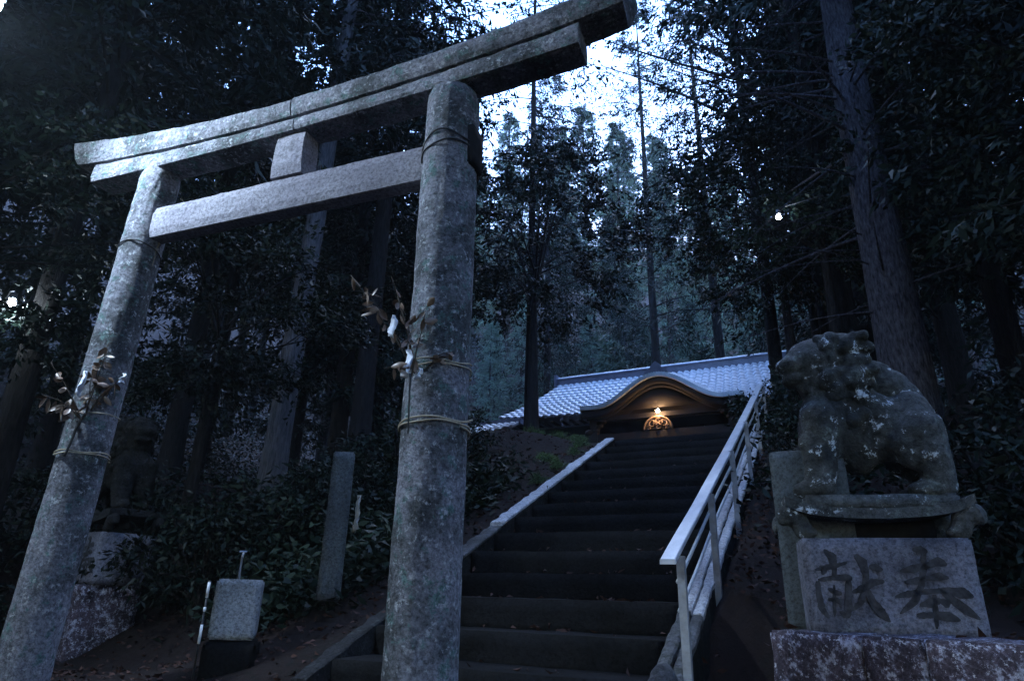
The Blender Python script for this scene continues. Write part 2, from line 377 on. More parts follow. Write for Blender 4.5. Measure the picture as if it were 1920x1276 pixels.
beam('second_lintel', .074, 2.21, lambda u: kbot(u)-.006, sbot, .117, .117, M['torii'], (0, 0), seed=4)
beam('tie_beam', -1.22, 1.22, lambda u: 2.732, lambda u: 2.462, .070, .070, M['nuki'], n=44, seed=5, amp=.004)
ns = beam('centre_strut', -.085, .155, lambda u: 3.105, lambda u: 2.736, .085, .085, M['nuki'], n=8, seed=6, amp=.003)
for v in ns.data.vertices:            # the strut widens a little downwards
    h = (v.co.z-tz(2.736))/.37; v.co.x = .035+(v.co.x-.035)*(1.12-.12*h)
def pillar(p0, p1, z0, z1, r0, r1, seed):
    n = 64; rows = 110; Vv = []
    for k in range(rows+1):
        t = k/rows; z = z0+(z1-z0)*t; c = p0.lerp(p1, t); r = r0+(r1-r0)*t
        if z1-z < .05: r *= 1-.10*(1-(z1-z)/.05)
        for q in range(n):
            a = 2*PI*q/n; x = math.cos(a); y = math.sin(a)
            P = Vector((x*2.2, y*2.2, z*2.6)); dr = .006*noise.noise(P+Vector((seed, 0, 0)))+.004*noise.noise(P*3.1)+.0025*noise.noise(P*8)
            W = Vector((c.x+(r+dr)*x, c.y+(r+dr)*y, z))-tor.location
            W = Matrix.Rotation(-TA, 3, 'Z') @ W; Vv.append(tuple(W))
    Ff = [(k*n+q, k*n+(q+1) % n, (k+1)*n+(q+1) % n, (k+1)*n+q) for k in range(rows) for q in range(n)]
    me = mesh_np('pillar', Vv, Ff); return link('pillar', me, M['torii'], tor, True)
RP0 = az(-33.05, 3.6); RP1 = az(-33.5, 3.6); LP0 = az(-59.85, 5.386); LP1 = az(-58.95, 5.386)
pillar(RP0, RP1, GZ-.15, 3.115, .188, .172, 1); pillar(LP0, LP1, GZ-.15, 3.105, .157, .144, 2)
def rp(z): return RP0.lerp(RP1, (z-GZ)/3.8)
def lp(z): return LP0.lerp(LP1, (z-GZ)/3.8)
# near-black block painted as the shade in the socket where the tie beam's wedge once sat on the right pillar
c = rp(2.75); sd = Vector((.80, -.60, 0))
s_ = MB(); pos = c+TX*.135-TN*.06
so_ = rough_box('socket', 1.33+.085, 1.33+.178, -.085, .085, tz(2.50), tz(2.80), M['hole_shade'], tor, .01, .08, .004, 3)

# twine and wire loops (each loop pair rests on the pillar)
def loop(cf, z, r, tilt_a, tilt, th, m, turns=2, gap=.03, name='rope', label='', cat='rope', grp=None, seed=0, tail=None):
    pts = []; N = 40*turns
    for k in range(N+1):
        a = 2*PI*k/40+seed; tt = k/N; zz = z+tilt*math.cos(a-tilt_a)+gap*(tt-.5)*(1+.5*math.sin(3*a))+.003*math.sin(5*a+seed)
        c_ = cf(zz); pts.append(Vector((c_.x+(r+th)*math.cos(a), c_.y+(r+th)*math.sin(a), zz)))
    if tail: pts += [pts[-1]+Vector(t) for t in tail]
    o = pts[0].copy(); o = cf(z); mb = MB().tube([p_-o for p_ in pts], th, 6)
    ob = mb.obj(name, m, None, True); ob.location = o; return tag(ob, label, cat, grp)
TG = 'twine and wire loops tied round the torii pillars'
loop(rp, 2.60, .178, -1.2, .05, .006, M['wire'], 2, .13, 'wire', 'thin black wire wound twice round the right pillar just under the lintel', 'wire', TG, 0, [(-.02, -.02, -.05), (-.02, -.02, -.11)])
loop(rp, 1.17, .186, -1.0, -.006, .0045, M['rope'], 2, .05, 'twine', 'straw twine round the right pillar just below the withered leaves', 'twine', TG, .5)
loop(rp, .83, .189, -.9, .012, .0055, M['rope'], 2, .035, 'twine', 'lowest straw twine round the right pillar, its knot sticking out right', 'twine', TG, -.2, [(.03, .01, .0), (.06, .02, .01)])
loop(lp, 2.37, 0.147, -1.1, .05, .005, M['wire'], 1, .0, 'wire', 'thin black wire round the left pillar just below the tie beam', 'wire', TG, 0)
loop(lp, 1.08, 0.159, -1.0, .0, .004, M['rope'], 1, .01, 'twine', 'faint twine round the left pillar under its withered branch', 'twine', TG, 2)
loop(lp, .80, 0.160, -1.0, .004, .005, M['rope'], 2, .03, 'twine', 'lowest pale twine round the left pillar', 'twine', TG, 1)
# thin stems strapped to the pillars
def rod(a, b, r, m, label, cat, name, parent=None, n=10, bend=.01):
    a = Vector(a); b = Vector(b); pts = []
    for k in range(n+1):
        t = k/n; p_ = a.lerp(b, t)+Vector((bend*noise.noise(Vector((t*4, a.x, 1))), bend*noise.noise(Vector((t*4, a.x, 7))), 0)); pts.append(p_-a)
    o = MB().tube(pts, [r*(1-.25*k/n) for k in range(n+1)], 7).obj(name, m, parent, True); o.location = a
    if label: tag(o, label, cat)
    return o
fd = Vector((.55, -.83, 0))
def on_pillar(cf, z, ang, r): c_ = cf(z); return Vector((c_.x+r*math.cos(ang), c_.y+r*math.sin(ang), z))

# ------------------------------------------------------------------ stone lions
def fuse(name, prims, voxel, m, parent, amp=.004, sc=14, seed=0, smooth=3):
    bm = bmesh.new()
    for pr in prims:
        if pr[0] == 'e':
            _, c_, r_, *rot = pr; mt = Matrix.Translation(c_)
            if rot: mt = mt @ Matrix.Rotation(rot[0], 4, 'Y')
            mt = mt @ Matrix.Diagonal((*r_, 1)); bmesh.ops.create_icosphere(bm, subdivisions=3, radius=1, matrix=mt)
        elif pr[0] == 'c':
            _, a, b_, ra, rb = pr; a = Vector(a); b_ = Vector(b_)
            for k in range(7):
                t = k/6; bmesh.ops.create_icosphere(bm, subdivisions=2, radius=ra+(rb-ra)*t, matrix=Matrix.Translation(a.lerp(b_, t)))
        elif pr[0] == 'b':
            _, c_, s, *rot = pr; mt = Matrix.Translation(c_)
            if rot: mt = mt @ Matrix.Rotation(rot[0], 4, 'Y')
            bmesh.ops.create_cube(bm, size=1, matrix=mt @ Matrix.Diagonal((*s, 1)))
    me = bpy.data.meshes.new(name); bm.to_mesh(me); bm.free(); tmp = bpy.data.objects.new('tmp', me); C.objects.link(tmp)
    r = tmp.modifiers.new('r', 'REMESH'); r.mode = 'VOXEL'; r.voxel_size = voxel
    s = tmp.modifiers.new('s', 'SMOOTH'); s.factor = .5; s.iterations = smooth
    dg = bpy.context.evaluated_depsgraph_get(); ev = tmp.evaluated_get(dg); out = bpy.data.meshes.new_from_object(ev)
    bpy.data.objects.remove(tmp); jitter(out, amp, sc, seed); out.name = name
    return link(name, out, m, parent, True)
def brush(face, strokes, parent, m, depth=.0012):
    """brush-written character: each stroke a tapering ribbon let into the stone; face(x, y) -> local point"""
    mb = MB()
    for st in strokes:
        pts = [Vector((p_[0], p_[1])) for p_ in st]; wd = [p_[2] for p_ in st]
        P = []; W = []
        for i in range(len(pts)-1):
            for k in range(5):
                t = k/5; P.append(pts[i].lerp(pts[i+1], t)); W.append(wd[i]+(wd[i+1]-wd[i])*t)
        P.append(pts[-1]); W.append(wd[-1]*.5); W[0] *= .6
        vs = []
        for i, p_ in enumerate(P):
            t = (P[min(i+1, len(P)-1)]-P[max(i-1, 0)]).normalized(); nn = Vector((-t.y, t.x)); j = 1.25+.35*noise.noise(Vector((p_.x*.05, p_.y*.05, 0)))
            for s_ in (-1, 1):
                q = p_+nn*W[i]*s_*j
                for d in (-depth, .004): vs.append(face(q.x, q.y, d))
        fs = []
        for i in range(len(P)-1):
            a = i*4; b_ = a+4
            fs += [(a, a+2, b_+2, b_), (a+1, b_+1, b_+3, a+3), (a, b_, b_+1, a+1), (a+2, a+3, b_+3, b_+2)]
        mb.add(vs, fs)
    return mb.obj('carved_character', m, parent)
HO = [[(1160,180,10),(1210,185,22),(1262,200,10)], [(1075,330,8),(1170,312,24),(1260,290,16),(1330,262,26),(1392,285,8)], [(1105,405,8),(1180,395,20),(1270,372,14),(1340,362,24),(1405,372,6)],
      [(1040,500,8),(1130,480,18),(1250,462,14),(1400,452,16),(1500,468,30),(1568,492,8)], [(1238,180,12),(1236,300,18),(1222,420,18),(1170,530,22),(1070,610,6)],
      [(1330,440,10),(1420,505,18),(1520,575,24),(1612,632,7)], [(1205,552,8),(1280,535,26),(1350,520,14),(1412,545,24)], [(1185,618,14),(1300,612,18),(1400,620,26),(1480,642,8)], [(1306,480,12),(1316,600,16),(1322,700,8)]]
KEN = [[(470,330,8),(560,310,16),(620,300,14),(705,275,8)], [(540,188,10),(600,240,26),(612,330,16),(606,385,10)], [(505,300,8),(540,330,20),(520,360,8)], [(486,405,14),(492,500,18),(510,590,20),(560,655,6)], [(490,400,10),(600,380,14),(700,378,20),(735,395,14)],
       [(712,385,18),(708,500,20),(704,600,22),(700,650,8)], [(640,605,6),(690,640,18)], [(560,455,8),(610,480,16),(660,490,10)], [(556,530,8),(610,528,14),(665,548,16)], [(606,430,8),(604,540,12),(602,640,8)],
       [(735,478,8),(800,455,20),(880,410,22),(965,400,10)], [(762,222,12),(815,275,26),(838,360,18),(825,470,20),(790,550,18),(730,600,6)], [(845,460,14),(880,540,22),(940,610,26),(1000,665,8)], [(860,300,8),(900,305,20),(955,325,8)]]
def lion_set(loc, rz, mir, gl, which):
    LM = M['lion'] if which == 'R' else M['shade_stone']  # left lion's deep shade is put into its darker stone colour
    """plinth (origin at its front lower left), curved-leg stand and the lion on it"""
    W, D, H = .83, .56, .50
    s = -1 if mir else 1
    side = {'R': 'right', 'L': 'left'}[which]
    pl = empty('stone_plinth', loc, rz, gl['plinth'], 'plinth')
    rough_box('plinth_block', 0, W, 0, D, .0, H, M['plinth'], pl, .010, .06, .005, 4)
    def face(x, y, d):
        t = (y-103)/670; xl = 370+60*t; xr = 1550+150*t
        u = (x-xl)/(xr-xl); return (u*W, -d-.001, H*(1-t))
    brush(face, HO, pl, M['ink']); brush(face, KEN, pl, M['ink'])
    R = Matrix.Rotation(rz, 3, 'Z')
    o1 = Vector(loc)+R @ Vector((W/2, D/2, H))
    st = empty('carved_stand', o1, rz, gl['stand'], 'stand')
    # top slab with rolled ends
    pts = []
    mb = MB()
    n = 26; prof = []
    for k in range(n+1):
        u = -.47+.94*k/n; z = .165-.03*math.cos(u*3.2)+.045*abs(u/.47)**5; prof.append((u, z))
    for (u, z) in prof:
        mb.v += [(u, -.30, z-.035), (u, -.30, z+.02), (u, .30, z+.02), (u, .30, z-.035)]
    for k in range(n):
        for q in range(4): a = k*4+q; b_ = k*4+(q+1) % 4; mb.f.append((a, a+4, b_+4, b_))
    mb.f.append((0, 1, 2, 3)); mb.f.append((n*4+3, n*4+2, n*4+1, n*4))
    me = mb.me('stand_top'); link('stand_top', me, LM, st)
    for sx in (-1, 1):
        for sy in (-1, 1):
            fuse('leg', [('e', (sx*.45, sy*.24, .13), (.07, .055, .06)), ('e', (sx*.40, sy*.24, .08), (.05, .05, .09)), ('e', (sx*.37, sy*.24, .03), (.06, .05, .035)), ('e', (sx*.49, sy*.24, .10), (.035, .05, .035))], .016, LM, st, .004)
    rough_box('gap_shade', -.33, .33, -.02, .02, .0, .12, M['hole_shade'], st, .005, .2, .002, 1)  # dark sheet painting the shade in the opening between the legs
    o2 = o1+R @ Vector((0, 0, .185))
    li = empty('stone_lion', o2, rz, gl['lion'], 'lion statue')
    rough_box('slab', -.36, .43, -.2, .2, -.03, .06, LM, li, .015, .07, .008, 7)
    def X(u): return u*s
    def E_(u, v, z, a, b_, c_, rot=0): return ('e', (X(u), v, z), (a, b_, c_), rot*s)
    P = [E_(.16, 0, .47, .24, .16, .13, .15), E_(.14, 0, .37, .17, .12, .10), E_(.0, 0, .36, .12, .13, .16), E_(.31, 0, .50, .14, .17, .20), E_(-.02, 0, .50, .17, .17, .17), E_(-.12, 0, .52, .19, .19, .25), E_(.12, 0, .54, .30, .165, .155, .55), E_(.30, 0, .42, .155, .18, .17), E_(-.02, 0, .66, .18, .15, .16),
         E_(-.13, 0, .78, .16, .16, .20), E_(-.17, -.02, .92, .175, .165, .155), E_(-.29, -.035, .89, .11, .12, .07), E_(-.30, -.035, .80, .085, .105, .04), E_(-.20, -.03, .80, .08, .12, .07),
         E_(-.25, -.10, .965, .055, .05, .035), E_(-.25, .06, .965, .055, .05, .035), E_(-.37, -.035, .90, .035, .05, .03), E_(-.12, -.15, .99, .045, .03, .06), E_(-.12, .13, .99, .045, .03, .06)]
    for sy in (-1, 1):
        P += [('c', (X(-.19), sy*.115, .52), (X(-.25), sy*.115, .14), .125, .092), E_(-.28, sy*.115, .10, .13, .085, .06), E_(-.22, sy*.12, .36, .12, .08, .12),
              ('c', (X(.33), sy*.12, .42), (X(.375), sy*.125, .12), .13, .085), E_(.33, sy*.125, .09, .13, .08, .055), E_(.29, sy*.125, .36, .15, .09, .17)]
    fuse('body', P, .018, LM, li, .012, 9, 3)
    rn = random.Random(5); Q = []
    for k in range(70):                # curls of the mane round the head, down the neck and chest
        a = rn.uniform(0, 2*PI); t = rn.random()
        cx = -.10-.08*math.cos(a)+.05*t; cz = .88+.13*math.sin(a)*1.15-.28*t*(1 if math.sin(a) < .2 else .0); cy = .17*math.cos(a*1.0+k)*(.9)
        Q.append(E_(cx+.03, cy, cz, .05, .045, .05))
    for k in range(34):                # rows of curls on both cheeks and down the neck
        u_ = -.17+.052*(k % 6)+.026*((k//6) % 2); z_ = 1.03-.075*(k//6)
        for sy in (-1, 1): Q.append(E_(u_+.02, sy*(.135+.02*math.sin(k*1.7)), z_, .034, .034, .036))
    for k in range(9): Q.append(E_(-.25+.045*k, 0+.03*math.sin(k*2), 1.045-.012*abs(k-3), .05, .10, .04))
    fuse('mane', Q, .013, LM, li, .006, 16, 4, 1)
    fuse('tail', [E_(.30, 0, .64, .11, .07, .12), E_(.23, 0, .74, .12, .07, .11), E_(.13, 0, .83, .13, .07, .085), E_(.03, 0, .86, .10, .07, .08)], .016, LM, li, .008, 14, 5, 2)
    fuse('eye', [E_(-.305, -.105, .925, .02, .018, .018)], .006, LM, li, 0, 1, 0, 1)
    fuse('eye', [E_(-.325, .045, .925, .02, .018, .018)], .006, LM, li, 0, 1, 0, 1)
    return pl, st, li
lion_set((-.244, 4.143, -.175), math.radians(9), False, dict(plinth='dark granite plinth with two brushed characters carved on its face, right of the stairs',
   stand='low carved stone stand with curled feet under the right-hand lion', lion='lichen-spotted stone guardian lion right of the stairs, facing left'), 'R')
ll = az(-57.0, 8.0)
e9 = Vector((math.cos(math.radians(-7)), math.sin(math.radians(-7)), 0)); lo = ll-e9*.83
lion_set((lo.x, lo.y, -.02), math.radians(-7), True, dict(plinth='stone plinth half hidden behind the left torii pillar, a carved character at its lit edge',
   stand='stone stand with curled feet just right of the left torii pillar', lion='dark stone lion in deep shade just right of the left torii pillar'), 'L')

# ledge stones (each block its own thing)
LG = 'retaining stones under the lions'
def ledge(a, b, z1, z0, depth, cuts_, labels, seed):
    a = Vector(a); b = Vector(b); d = (b-a); L = d.length; d.normalize(); ang = math.atan2(d.y, d.x)
    for i in range(len(cuts_)-1):
        u0, u1 = cuts_[i], cuts_[i+1]
        o = rough_box('ledge_stone', .004, (u1-u0)-.004, 0, depth, z0-z1, 0, M['ledge'], None, .012, .07, .010, seed+i)
        p_ = a+d*u0; o.location = (p_.x, p_.y, z1+.004*i); o.rotation_euler = (0, 0, ang); tag(o, labels[i], 'stone block', LG)
LA = az(-6.4, 4.14); LB = az(9.21, 3.53); LL = (LB-LA).length
ledge(LA, LB, -.155, GZ-.1, .55, [0, .545*LL*.78, .80*LL*.84, 1.28*LL], ['lichen-mottled ledge stone at the left end, under the slab and plinth', 'short middle ledge stone under the middle of the carved plinth', 'long ledge stone running out of the photo at lower right'], 20)
la = lo-e9*.5-Vector((0, .10, 0)); lb = lo+e9*.80-Vector((0, .10, 0))
ledge(la, lb, -.025, GZ-.1, .62, [0, .62, 1.30], ['ledge stone mostly hidden behind the foot of the left pillar', 'ledge stone lit as a narrow strip right of the left pillar foot'], 30)

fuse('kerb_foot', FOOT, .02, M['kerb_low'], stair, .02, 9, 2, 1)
# standing slabs
a = az(-4.95, 4.42, 0)
o = rough_box('stone_slab', 0, .42, 0, .11, 0, 1.045, M['slab'], None, .010, .06, .004, 2, loc=(a.x, a.y, -.18)); o.rotation_euler = (0, 0, math.radians(-3))
tag(o, 'plain upright stone slab standing left of the carved plinth', 'stone slab')
a = az(-41.6, 6.0, 0)
o = rough_box('stone_monument', 0, .19, 0, .12, 0, 1.235, M['post_stone'], None, .012, .08, .004, 8, loc=(a.x, a.y, -.10), taper=.03); o.rotation_euler = (0, 0, math.radians(38))
tag(o, 'tall narrow stone pillar standing on the dark bank left of the torii right pillar', 'stone post')
# wash basin block with a tap and its marker pipe
a = az(-48.95, 5.5, 0); bz = .045
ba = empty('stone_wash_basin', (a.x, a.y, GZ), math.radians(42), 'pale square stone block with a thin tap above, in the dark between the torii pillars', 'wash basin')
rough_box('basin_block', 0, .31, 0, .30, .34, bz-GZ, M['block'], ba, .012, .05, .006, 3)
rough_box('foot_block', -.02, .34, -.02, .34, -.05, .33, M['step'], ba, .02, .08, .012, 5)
tp = MB().tube([(.13, .16, .74), (.13, .16, .90), (.135, .14, .925), (.14, .09, .93), (.14, .07, .90)], .009, 8).obj('tap', M['steel'], ba, True)
MB().tube([(.105, .16, .945), (.16, .16, .945)], .008, 6).obj('tap_handle', M['steel'], tp)
a = az(-49.45, 5.3, 0)
pp = empty('marker_pole', (a.x, a.y, GZ), 0, 'thin dark pole with white bands left of the pale stone block', 'pole')
MB().tube([(0, 0, 0), (0, 0, .73)], .007, 8).obj('pole', M['wire'], pp, True)
for z0, z1 in ((.33, .45), (.53, .56), (.62, .72)): MB().tube([(0, 0, z0), (0, 0, z1)], .0095, 8).obj('white_band', M['pipe'], pp, True)
# ragged sheet by the monument
a = az(-39.1, 5.9, .75); mb = MB(); rn = random.Random(3)
for k in range(13):
    z = -.30*k/12; wd = (.03+.05*(k/12))*(1+.3*rn.uniform(-1, 1))
    for q in range(5): mb.v.append(((q/4-.5)*2*wd, .015*math.sin(q*2.1+k), z+(.03*rn.uniform(-1, 1) if k == 12 else 0)))
for k in range(12):
    for q in range(4): b0 = k*5+q; mb.f.append((b0, b0+1, b0+6, b0+5))
o = mb.obj('hanging_cloth', M['plaster'], None, True); o.location = a; o.rotation_euler = (0, 0, math.radians(-39)); sm = o.modifiers.new('t', 'SOLIDIFY'); sm.thickness = .004
tag(o, 'ragged grey cloth hanging against the dark trunk beside the tall narrow stone pillar', 'cloth')

# ------------------------------------------------------------------ foliage generators
def leaf_quads(P, D, L, Wd, rng, curl=.15):
    n = len(P); D = D/np.maximum(1e-6, np.linalg.norm(D, axis=1, keepdims=True))
    R = rng.normal(size=(n, 3)); S = np.cross(D, R); S /= np.maximum(1e-6, np.linalg.norm(S, axis=1, keepdims=True)); U = np.cross(S, D)
    L = np.broadcast_to(np.asarray(L).reshape(-1, 1), (n, 1)); Wd = np.broadcast_to(np.asarray(Wd).reshape(-1, 1), (n, 1))
    m_ = P+D*L*.45+U*L*curl
    Vv = np.stack([P, m_+S*Wd*.5, P+D*L, m_-S*Wd*.5], 1).reshape(-1, 3)
    return Vv, np.arange(n*4).reshape(n, 4)
def conifer_arrays(H, hb, R, nb, seed, K=12, J=12, leaf=.17, lw=.06, droop=.5):
    rng = np.random.default_rng(seed); br = []; P = []; D = []
    for i in range(nb):
        t = (i+rng.random())/nb; h = hb+(H-hb)*t**.9; L = R*(1-.92*t)**.75*rng.uniform(.6, 1.15)
        if t < .12: L *= rng.uniform(.4, 1)
        a = rng.uniform(0, 2*PI); el = rng.uniform(-.1, .35)
        d = np.array([math.cos(a), math.sin(a), el]); tt = np.linspace(0, 1, 7)[:, None]
        pts = np.array([0, 0, h])+d*L*tt+np.array([0, 0, -1])*(droop*L*.35)*tt**2
        br.append(pts)
        side = np.array([-math.sin(a), math.cos(a), 0])
        for k in range(K):
            s = .22+.78*(k+rng.random())/K; q = np.array([np.interp(s, tt[:, 0], pts[:, c_]) for c_ in range(3)])
            td = d*.5+side*rng.choice([-1, 1])*rng.uniform(.4, 1.)+np.array([0, 0, rng.uniform(-.7, .15)]); td /= np.linalg.norm(td)
            tl = (.25+.75*rng.random())*min(1.0, .28*L+.25)*(1.15-.5*s)
            u = rng.random((J, 1)); pp_ = q+td*tl*u+rng.normal(0, .045, (J, 3))-np.array([0, 0, 1])*tl*.35*u**2
            dd = td+rng.normal(0, .55, (J, 3))+np.array([0, 0, -.45]); P.append(pp_); D.append(dd)
    return br, np.concatenate(P), np.concatenate(D), rng, leaf, lw
def conifer_mesh(**kw):
    br, P, D, rng, leaf, lw = conifer_arrays(**kw)
    Vv, Ff = leaf_quads(P, D, np.exp(rng.normal(0, .42, len(P)))*leaf, rng.uniform(.5, 1.4, len(P))*lw, rng)
    crown = mesh_np('crown', Vv, Ff)
    return crown, br
def trunk_mesh(H, r, br, seed, lean=(0, 0), flare=1.35, nseg=14, ns=20, bw=.03, ridge=0):
    mb = MB(); pts = []; rs = []
    for k in range(nseg+1):
        t = (k/nseg)**1.3; z = -.4+(H+.4)*t; pts.append((lean[0]*z+.04*noise.noise(Vector((seed, z*.25, 0))), lean[1]*z+.04*noise.noise(Vector((seed, z*.25, 5))), z))
        rs.append(r*((1-t)**.8*.92+.05)*(1+(flare-1)*math.exp(-max(0, z)/.5)))
    mb.tube(pts, rs, ns)
    if ridge:
        for i_, v_ in enumerate(mb.v):
            k_ = i_//ns; c0 = pts[k_]; a_ = 2*PI*(i_ % ns)/ns; f_ = 1+ridge*(noise.noise(Vector((math.cos(a_)*7, math.sin(a_)*7, v_[2]*.9)))+.6*noise.noise(Vector((math.cos(a_)*15, math.sin(a_)*15, v_[2]*2.2)))); mb.v[i_] = (c0[0]+(v_[0]-c0[0])*f_, c0[1]+(v_[1]-c0[1])*f_, v_[2])
    for b_ in br:
        z0 = b_[0][2]; k = min(len(pts)-1, max(0, int(nseg*((z0+.4)/(H+.4))**(1/1.3)))); L = np.linalg.norm(b_[-1]-b_[0])
        mb.tube([tuple(p_) for p_ in b_], [max(.006, bw*(L/3)*(1-.85*j/6)) for j in range(7)], 5, False)
    me = mb.me('trunk'); me.polygons.foreach_set('use_smooth', [True]*len(me.polygons))
    return me
def broad_mesh(R, hz, ncl, per, seed, leaf=.12, lw=.06, zc=4.0, spread=.55, flat=.55):
    """spreading crown: limbs from the top of the bole to leafy clusters"""
    rng = np.random.default_rng(seed); br = []; P = []; D = []
    for i in range(ncl):
        v = rng.normal(size=3); v /= np.linalg.norm(v); rr = rng.uniform(.45, 1)**.6
        c_ = np.array([v[0]*R*rr, v[1]*R*rr, zc+v[2]*hz*rr]); b0 = np.array([0, 0, zc-hz*rng.uniform(.2, .9)])
        tt = np.linspace(0, 1, 7)[:, None]; pts = b0+(c_-b0)*tt+np.array([0, 0, 1])*.18*R*np.sin(tt*PI)*rng.uniform(-.2, 1)
        br.append(pts); out = (c_-b0)/np.linalg.norm(c_-b0)
        ntw = 7
        for j in range(ntw):
            td = out*.6+rng.normal(0, .7, 3)*np.array([1, 1, flat]); td /= np.linalg.norm(td); tl = spread*rng.uniform(.5, 1.4); n = per//ntw
            u = rng.random((n, 1)); pp_ = c_-out*spread*.4+td*tl*u-np.array([0, 0, 1])*tl*.25*u**2+rng.normal(0, .05, (n, 3))
            P.append(pp_); D.append(td*.7+rng.normal(0, .5, (n, 3))+np.array([0, 0, -.35]))
    P = np.concatenate(P); D = np.concatenate(D)
    Vv, Ff = leaf_quads(P, D, np.exp(rng.normal(0, .35, len(P)))*leaf, rng.uniform(.5, 1.3, len(P))*lw, rng)
    return mesh_np('crown', Vv, Ff), br
CM = []
for i, kw in enumerate([dict(H=20, hb=6.0, R=3.2, nb=150, seed=1, K=13, J=13), dict(H=22, hb=7.5, R=2.8, nb=140, seed=2, K=13, J=13), dict(H=17, hb=2.2, R=3.0, nb=170, seed=3, K=12, J=12),
                        dict(H=11, hb=.8, R=2.6, nb=150, seed=4, K=12, J=12, leaf=.20, lw=.08)]):
    cm, br = conifer_mesh(**kw); CM.append((cm, br, kw['H']))
cm, br = conifer_mesh(H=23, hb=5.0, R=3.4, nb=120, seed=9, K=13, J=10, leaf=.14, lw=.042, droop=.9); LACY = (cm, br[::2], 23)
for kd in (2, 1):
    m_ = CM[kd][0].copy(); CM.append((m_, CM[kd][1], CM[kd][2]))
CM.append(LACY)
TMS = [trunk_mesh(h, r, br, i) for i, ((cm, br, h), r) in enumerate(zip(CM, (.24, .24, .22, .16, .22, .24, .20)))]
for m_ in TMS: m_.materials.append(M['bark'])
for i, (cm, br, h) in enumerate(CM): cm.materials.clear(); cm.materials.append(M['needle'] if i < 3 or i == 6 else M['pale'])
FG = 'cedar trees of the forest round the shrine'
def put_conifer(kind, x, y, s=1.0, label=None, cat='tree', rz=None, z=None, group=FG, name='cedar_tree', sz=None, crown=True, trunk=None, cmat=None):
    zz = (ground_z(x, y) if z is None else z)-.1
    t = empty(name, (x, y, zz), (x*7+y*3) % 6.28 if rz is None else rz, label, cat, group); t.scale = (s, s, sz or s)
    o = bpy.data.objects.new('trunk', trunk or TMS[kind]); C.objects.link(o); o.parent = t
    if crown:
        c_ = bpy.data.objects.new('crown', CM[kind][0]); C.objects.link(c_); c_.parent = t
    return t
# ------------------------------------------------------------------ shrine building
SX = -4.25
sh = empty('shrine_hall', (SX, 21, PZ), 0, 'low wooden shrine hall with tiled roof and curved gable at the top of the stairs', 'shrine')
def S(x, y, z): return (x-SX, y-21, z-PZ)
YE, YR, ZE, ZR = 19.4, 22.4, 5.40, 7.45
X0, X1 = -10.15, 1.65
def roof_grid(xa, xb, xta, xtb, ye, yr, ze, zr, tw=.27, th=.27, sag=.12):
    """pantile slope: columns of waves along X, stepped courses up the slope"""
    nc = int((xb-xa)/tw); per = 8; cols = nc*per; L = math.hypot(yr-ye, zr-ze); nr = int(L/th)
    rows = []
    for r in range(nr):
        rows += [(r/nr, .0), ((r+.02)/nr, .055), ((r+.5)/nr, .035), ((r+.98)/nr, .0)]
    Vv = []; nrm = Vector((0, -(zr-ze), (yr-ye))).normalized()
    for (t, lift) in rows:
        y = ye+(yr-ye)*t; z = ze+(zr-ze)*t-sag*math.sin(PI*t)
        for c_ in range(cols+1):
            u = c_/cols; xl = xa+(xta-xa)*t; xr_ = xb+(xtb-xb)*t; x = xl+(xr_-xl)*u
            ph = u*nc*2*PI; wv = .028*math.sin(ph)+.012*math.sin(2*ph+.8)
            edge = -.05*(1-t)*0
            o = (lift+wv); Vv.append(S(x, y+nrm.y*o, z+nrm.z*o+.25*((abs(u-.5)*2)**4)*(1-t)*.5))
    n = cols+1; Ff = [(j*n+i, j*n+i+1, (j+1)*n+i+1, (j+1)*n+i) for j in range(len(rows)-1) for i in range(cols)]
    return mesh_np('roof', Vv, Ff)
roof = link('roof', roof_grid(X0, X1, -9.05, .55, YE, YR, ZE, ZR), M['tile'], sh, False)
sm = roof.modifiers.new('t', 'SOLIDIFY'); sm.thickness = .05; sm.offset = -1
link('rear_roof', roof_grid(X0, X1, -9.05, .55, YR+3, YR+.02, ZE, ZR), M['tile'], sh, False)
# side slopes under the gable ends
MB().add([S(X0, YE, ZE+.05), S(X0, YR+3, ZE+.05), S(-9.05, YR, ZR-.1)], [(0, 2, 1)]).obj('gable_end', M['ridge'], sh); MB().add([S(X1, YE, ZE+.05), S(X1, YR+3, ZE+.05), S(.55, YR, ZR-.1)], [(0, 1, 2)]).obj('gable_end', M['ridge'], sh)
# stacked ridge with round cap tiles
mb = MB(); mb.add(*[[S(*v) for v in MB().box(-9.12, .62, YR-.13, YR+.13, ZR-.10, ZR+.17).v], MB().box(0,1,0,1,0,1).f])
mb.add([S(*v) for v in MB().box(-9.18, .68, YR-.17, YR+.17, ZR+.16, ZR+.20).v], MB().box(0,1,0,1,0,1).f)
rd = mb.obj('ridge', M['ridge'], sh)
mb = MB()
for k in range(37): x = -9.2+k*.265; mb.tube([S(x, YR, ZR+.235), S(x+.25, YR, ZR+.235)], .062+.004*(k % 2), 10)
mb.tube([S(-9.2, YR, ZR+.20), S(.7, YR, ZR+.20)], .05, 10)
cap = mb.obj('ridge_cap', M['tile'], rd)
for x in (-9.22, .72):
    mb = MB(); mb.add([S(*v) for v in MB().box(x-.05, x+.05, YR-.22, YR+.22, ZR-.12, ZR+.36).v], MB().box(0,1,0,1,0,1).f); mb.obj('ridge_end_tile', M['ridge'], rd)
# round eave tile ends
mb = MB()
for k in range(43):
    x = X0+.12+k*.2735
    if SX-2.3 < x < SX+1.9: continue
    zz = ZE-.005+.125*(abs((x-X0)/(X1-X0)-.5)*2)**4
    MB().tube([S(x, YE-.05, zz), S(x, YE+.03, zz+.02)], .058, 10).obj('eave_tile', M['ridge'], sh)
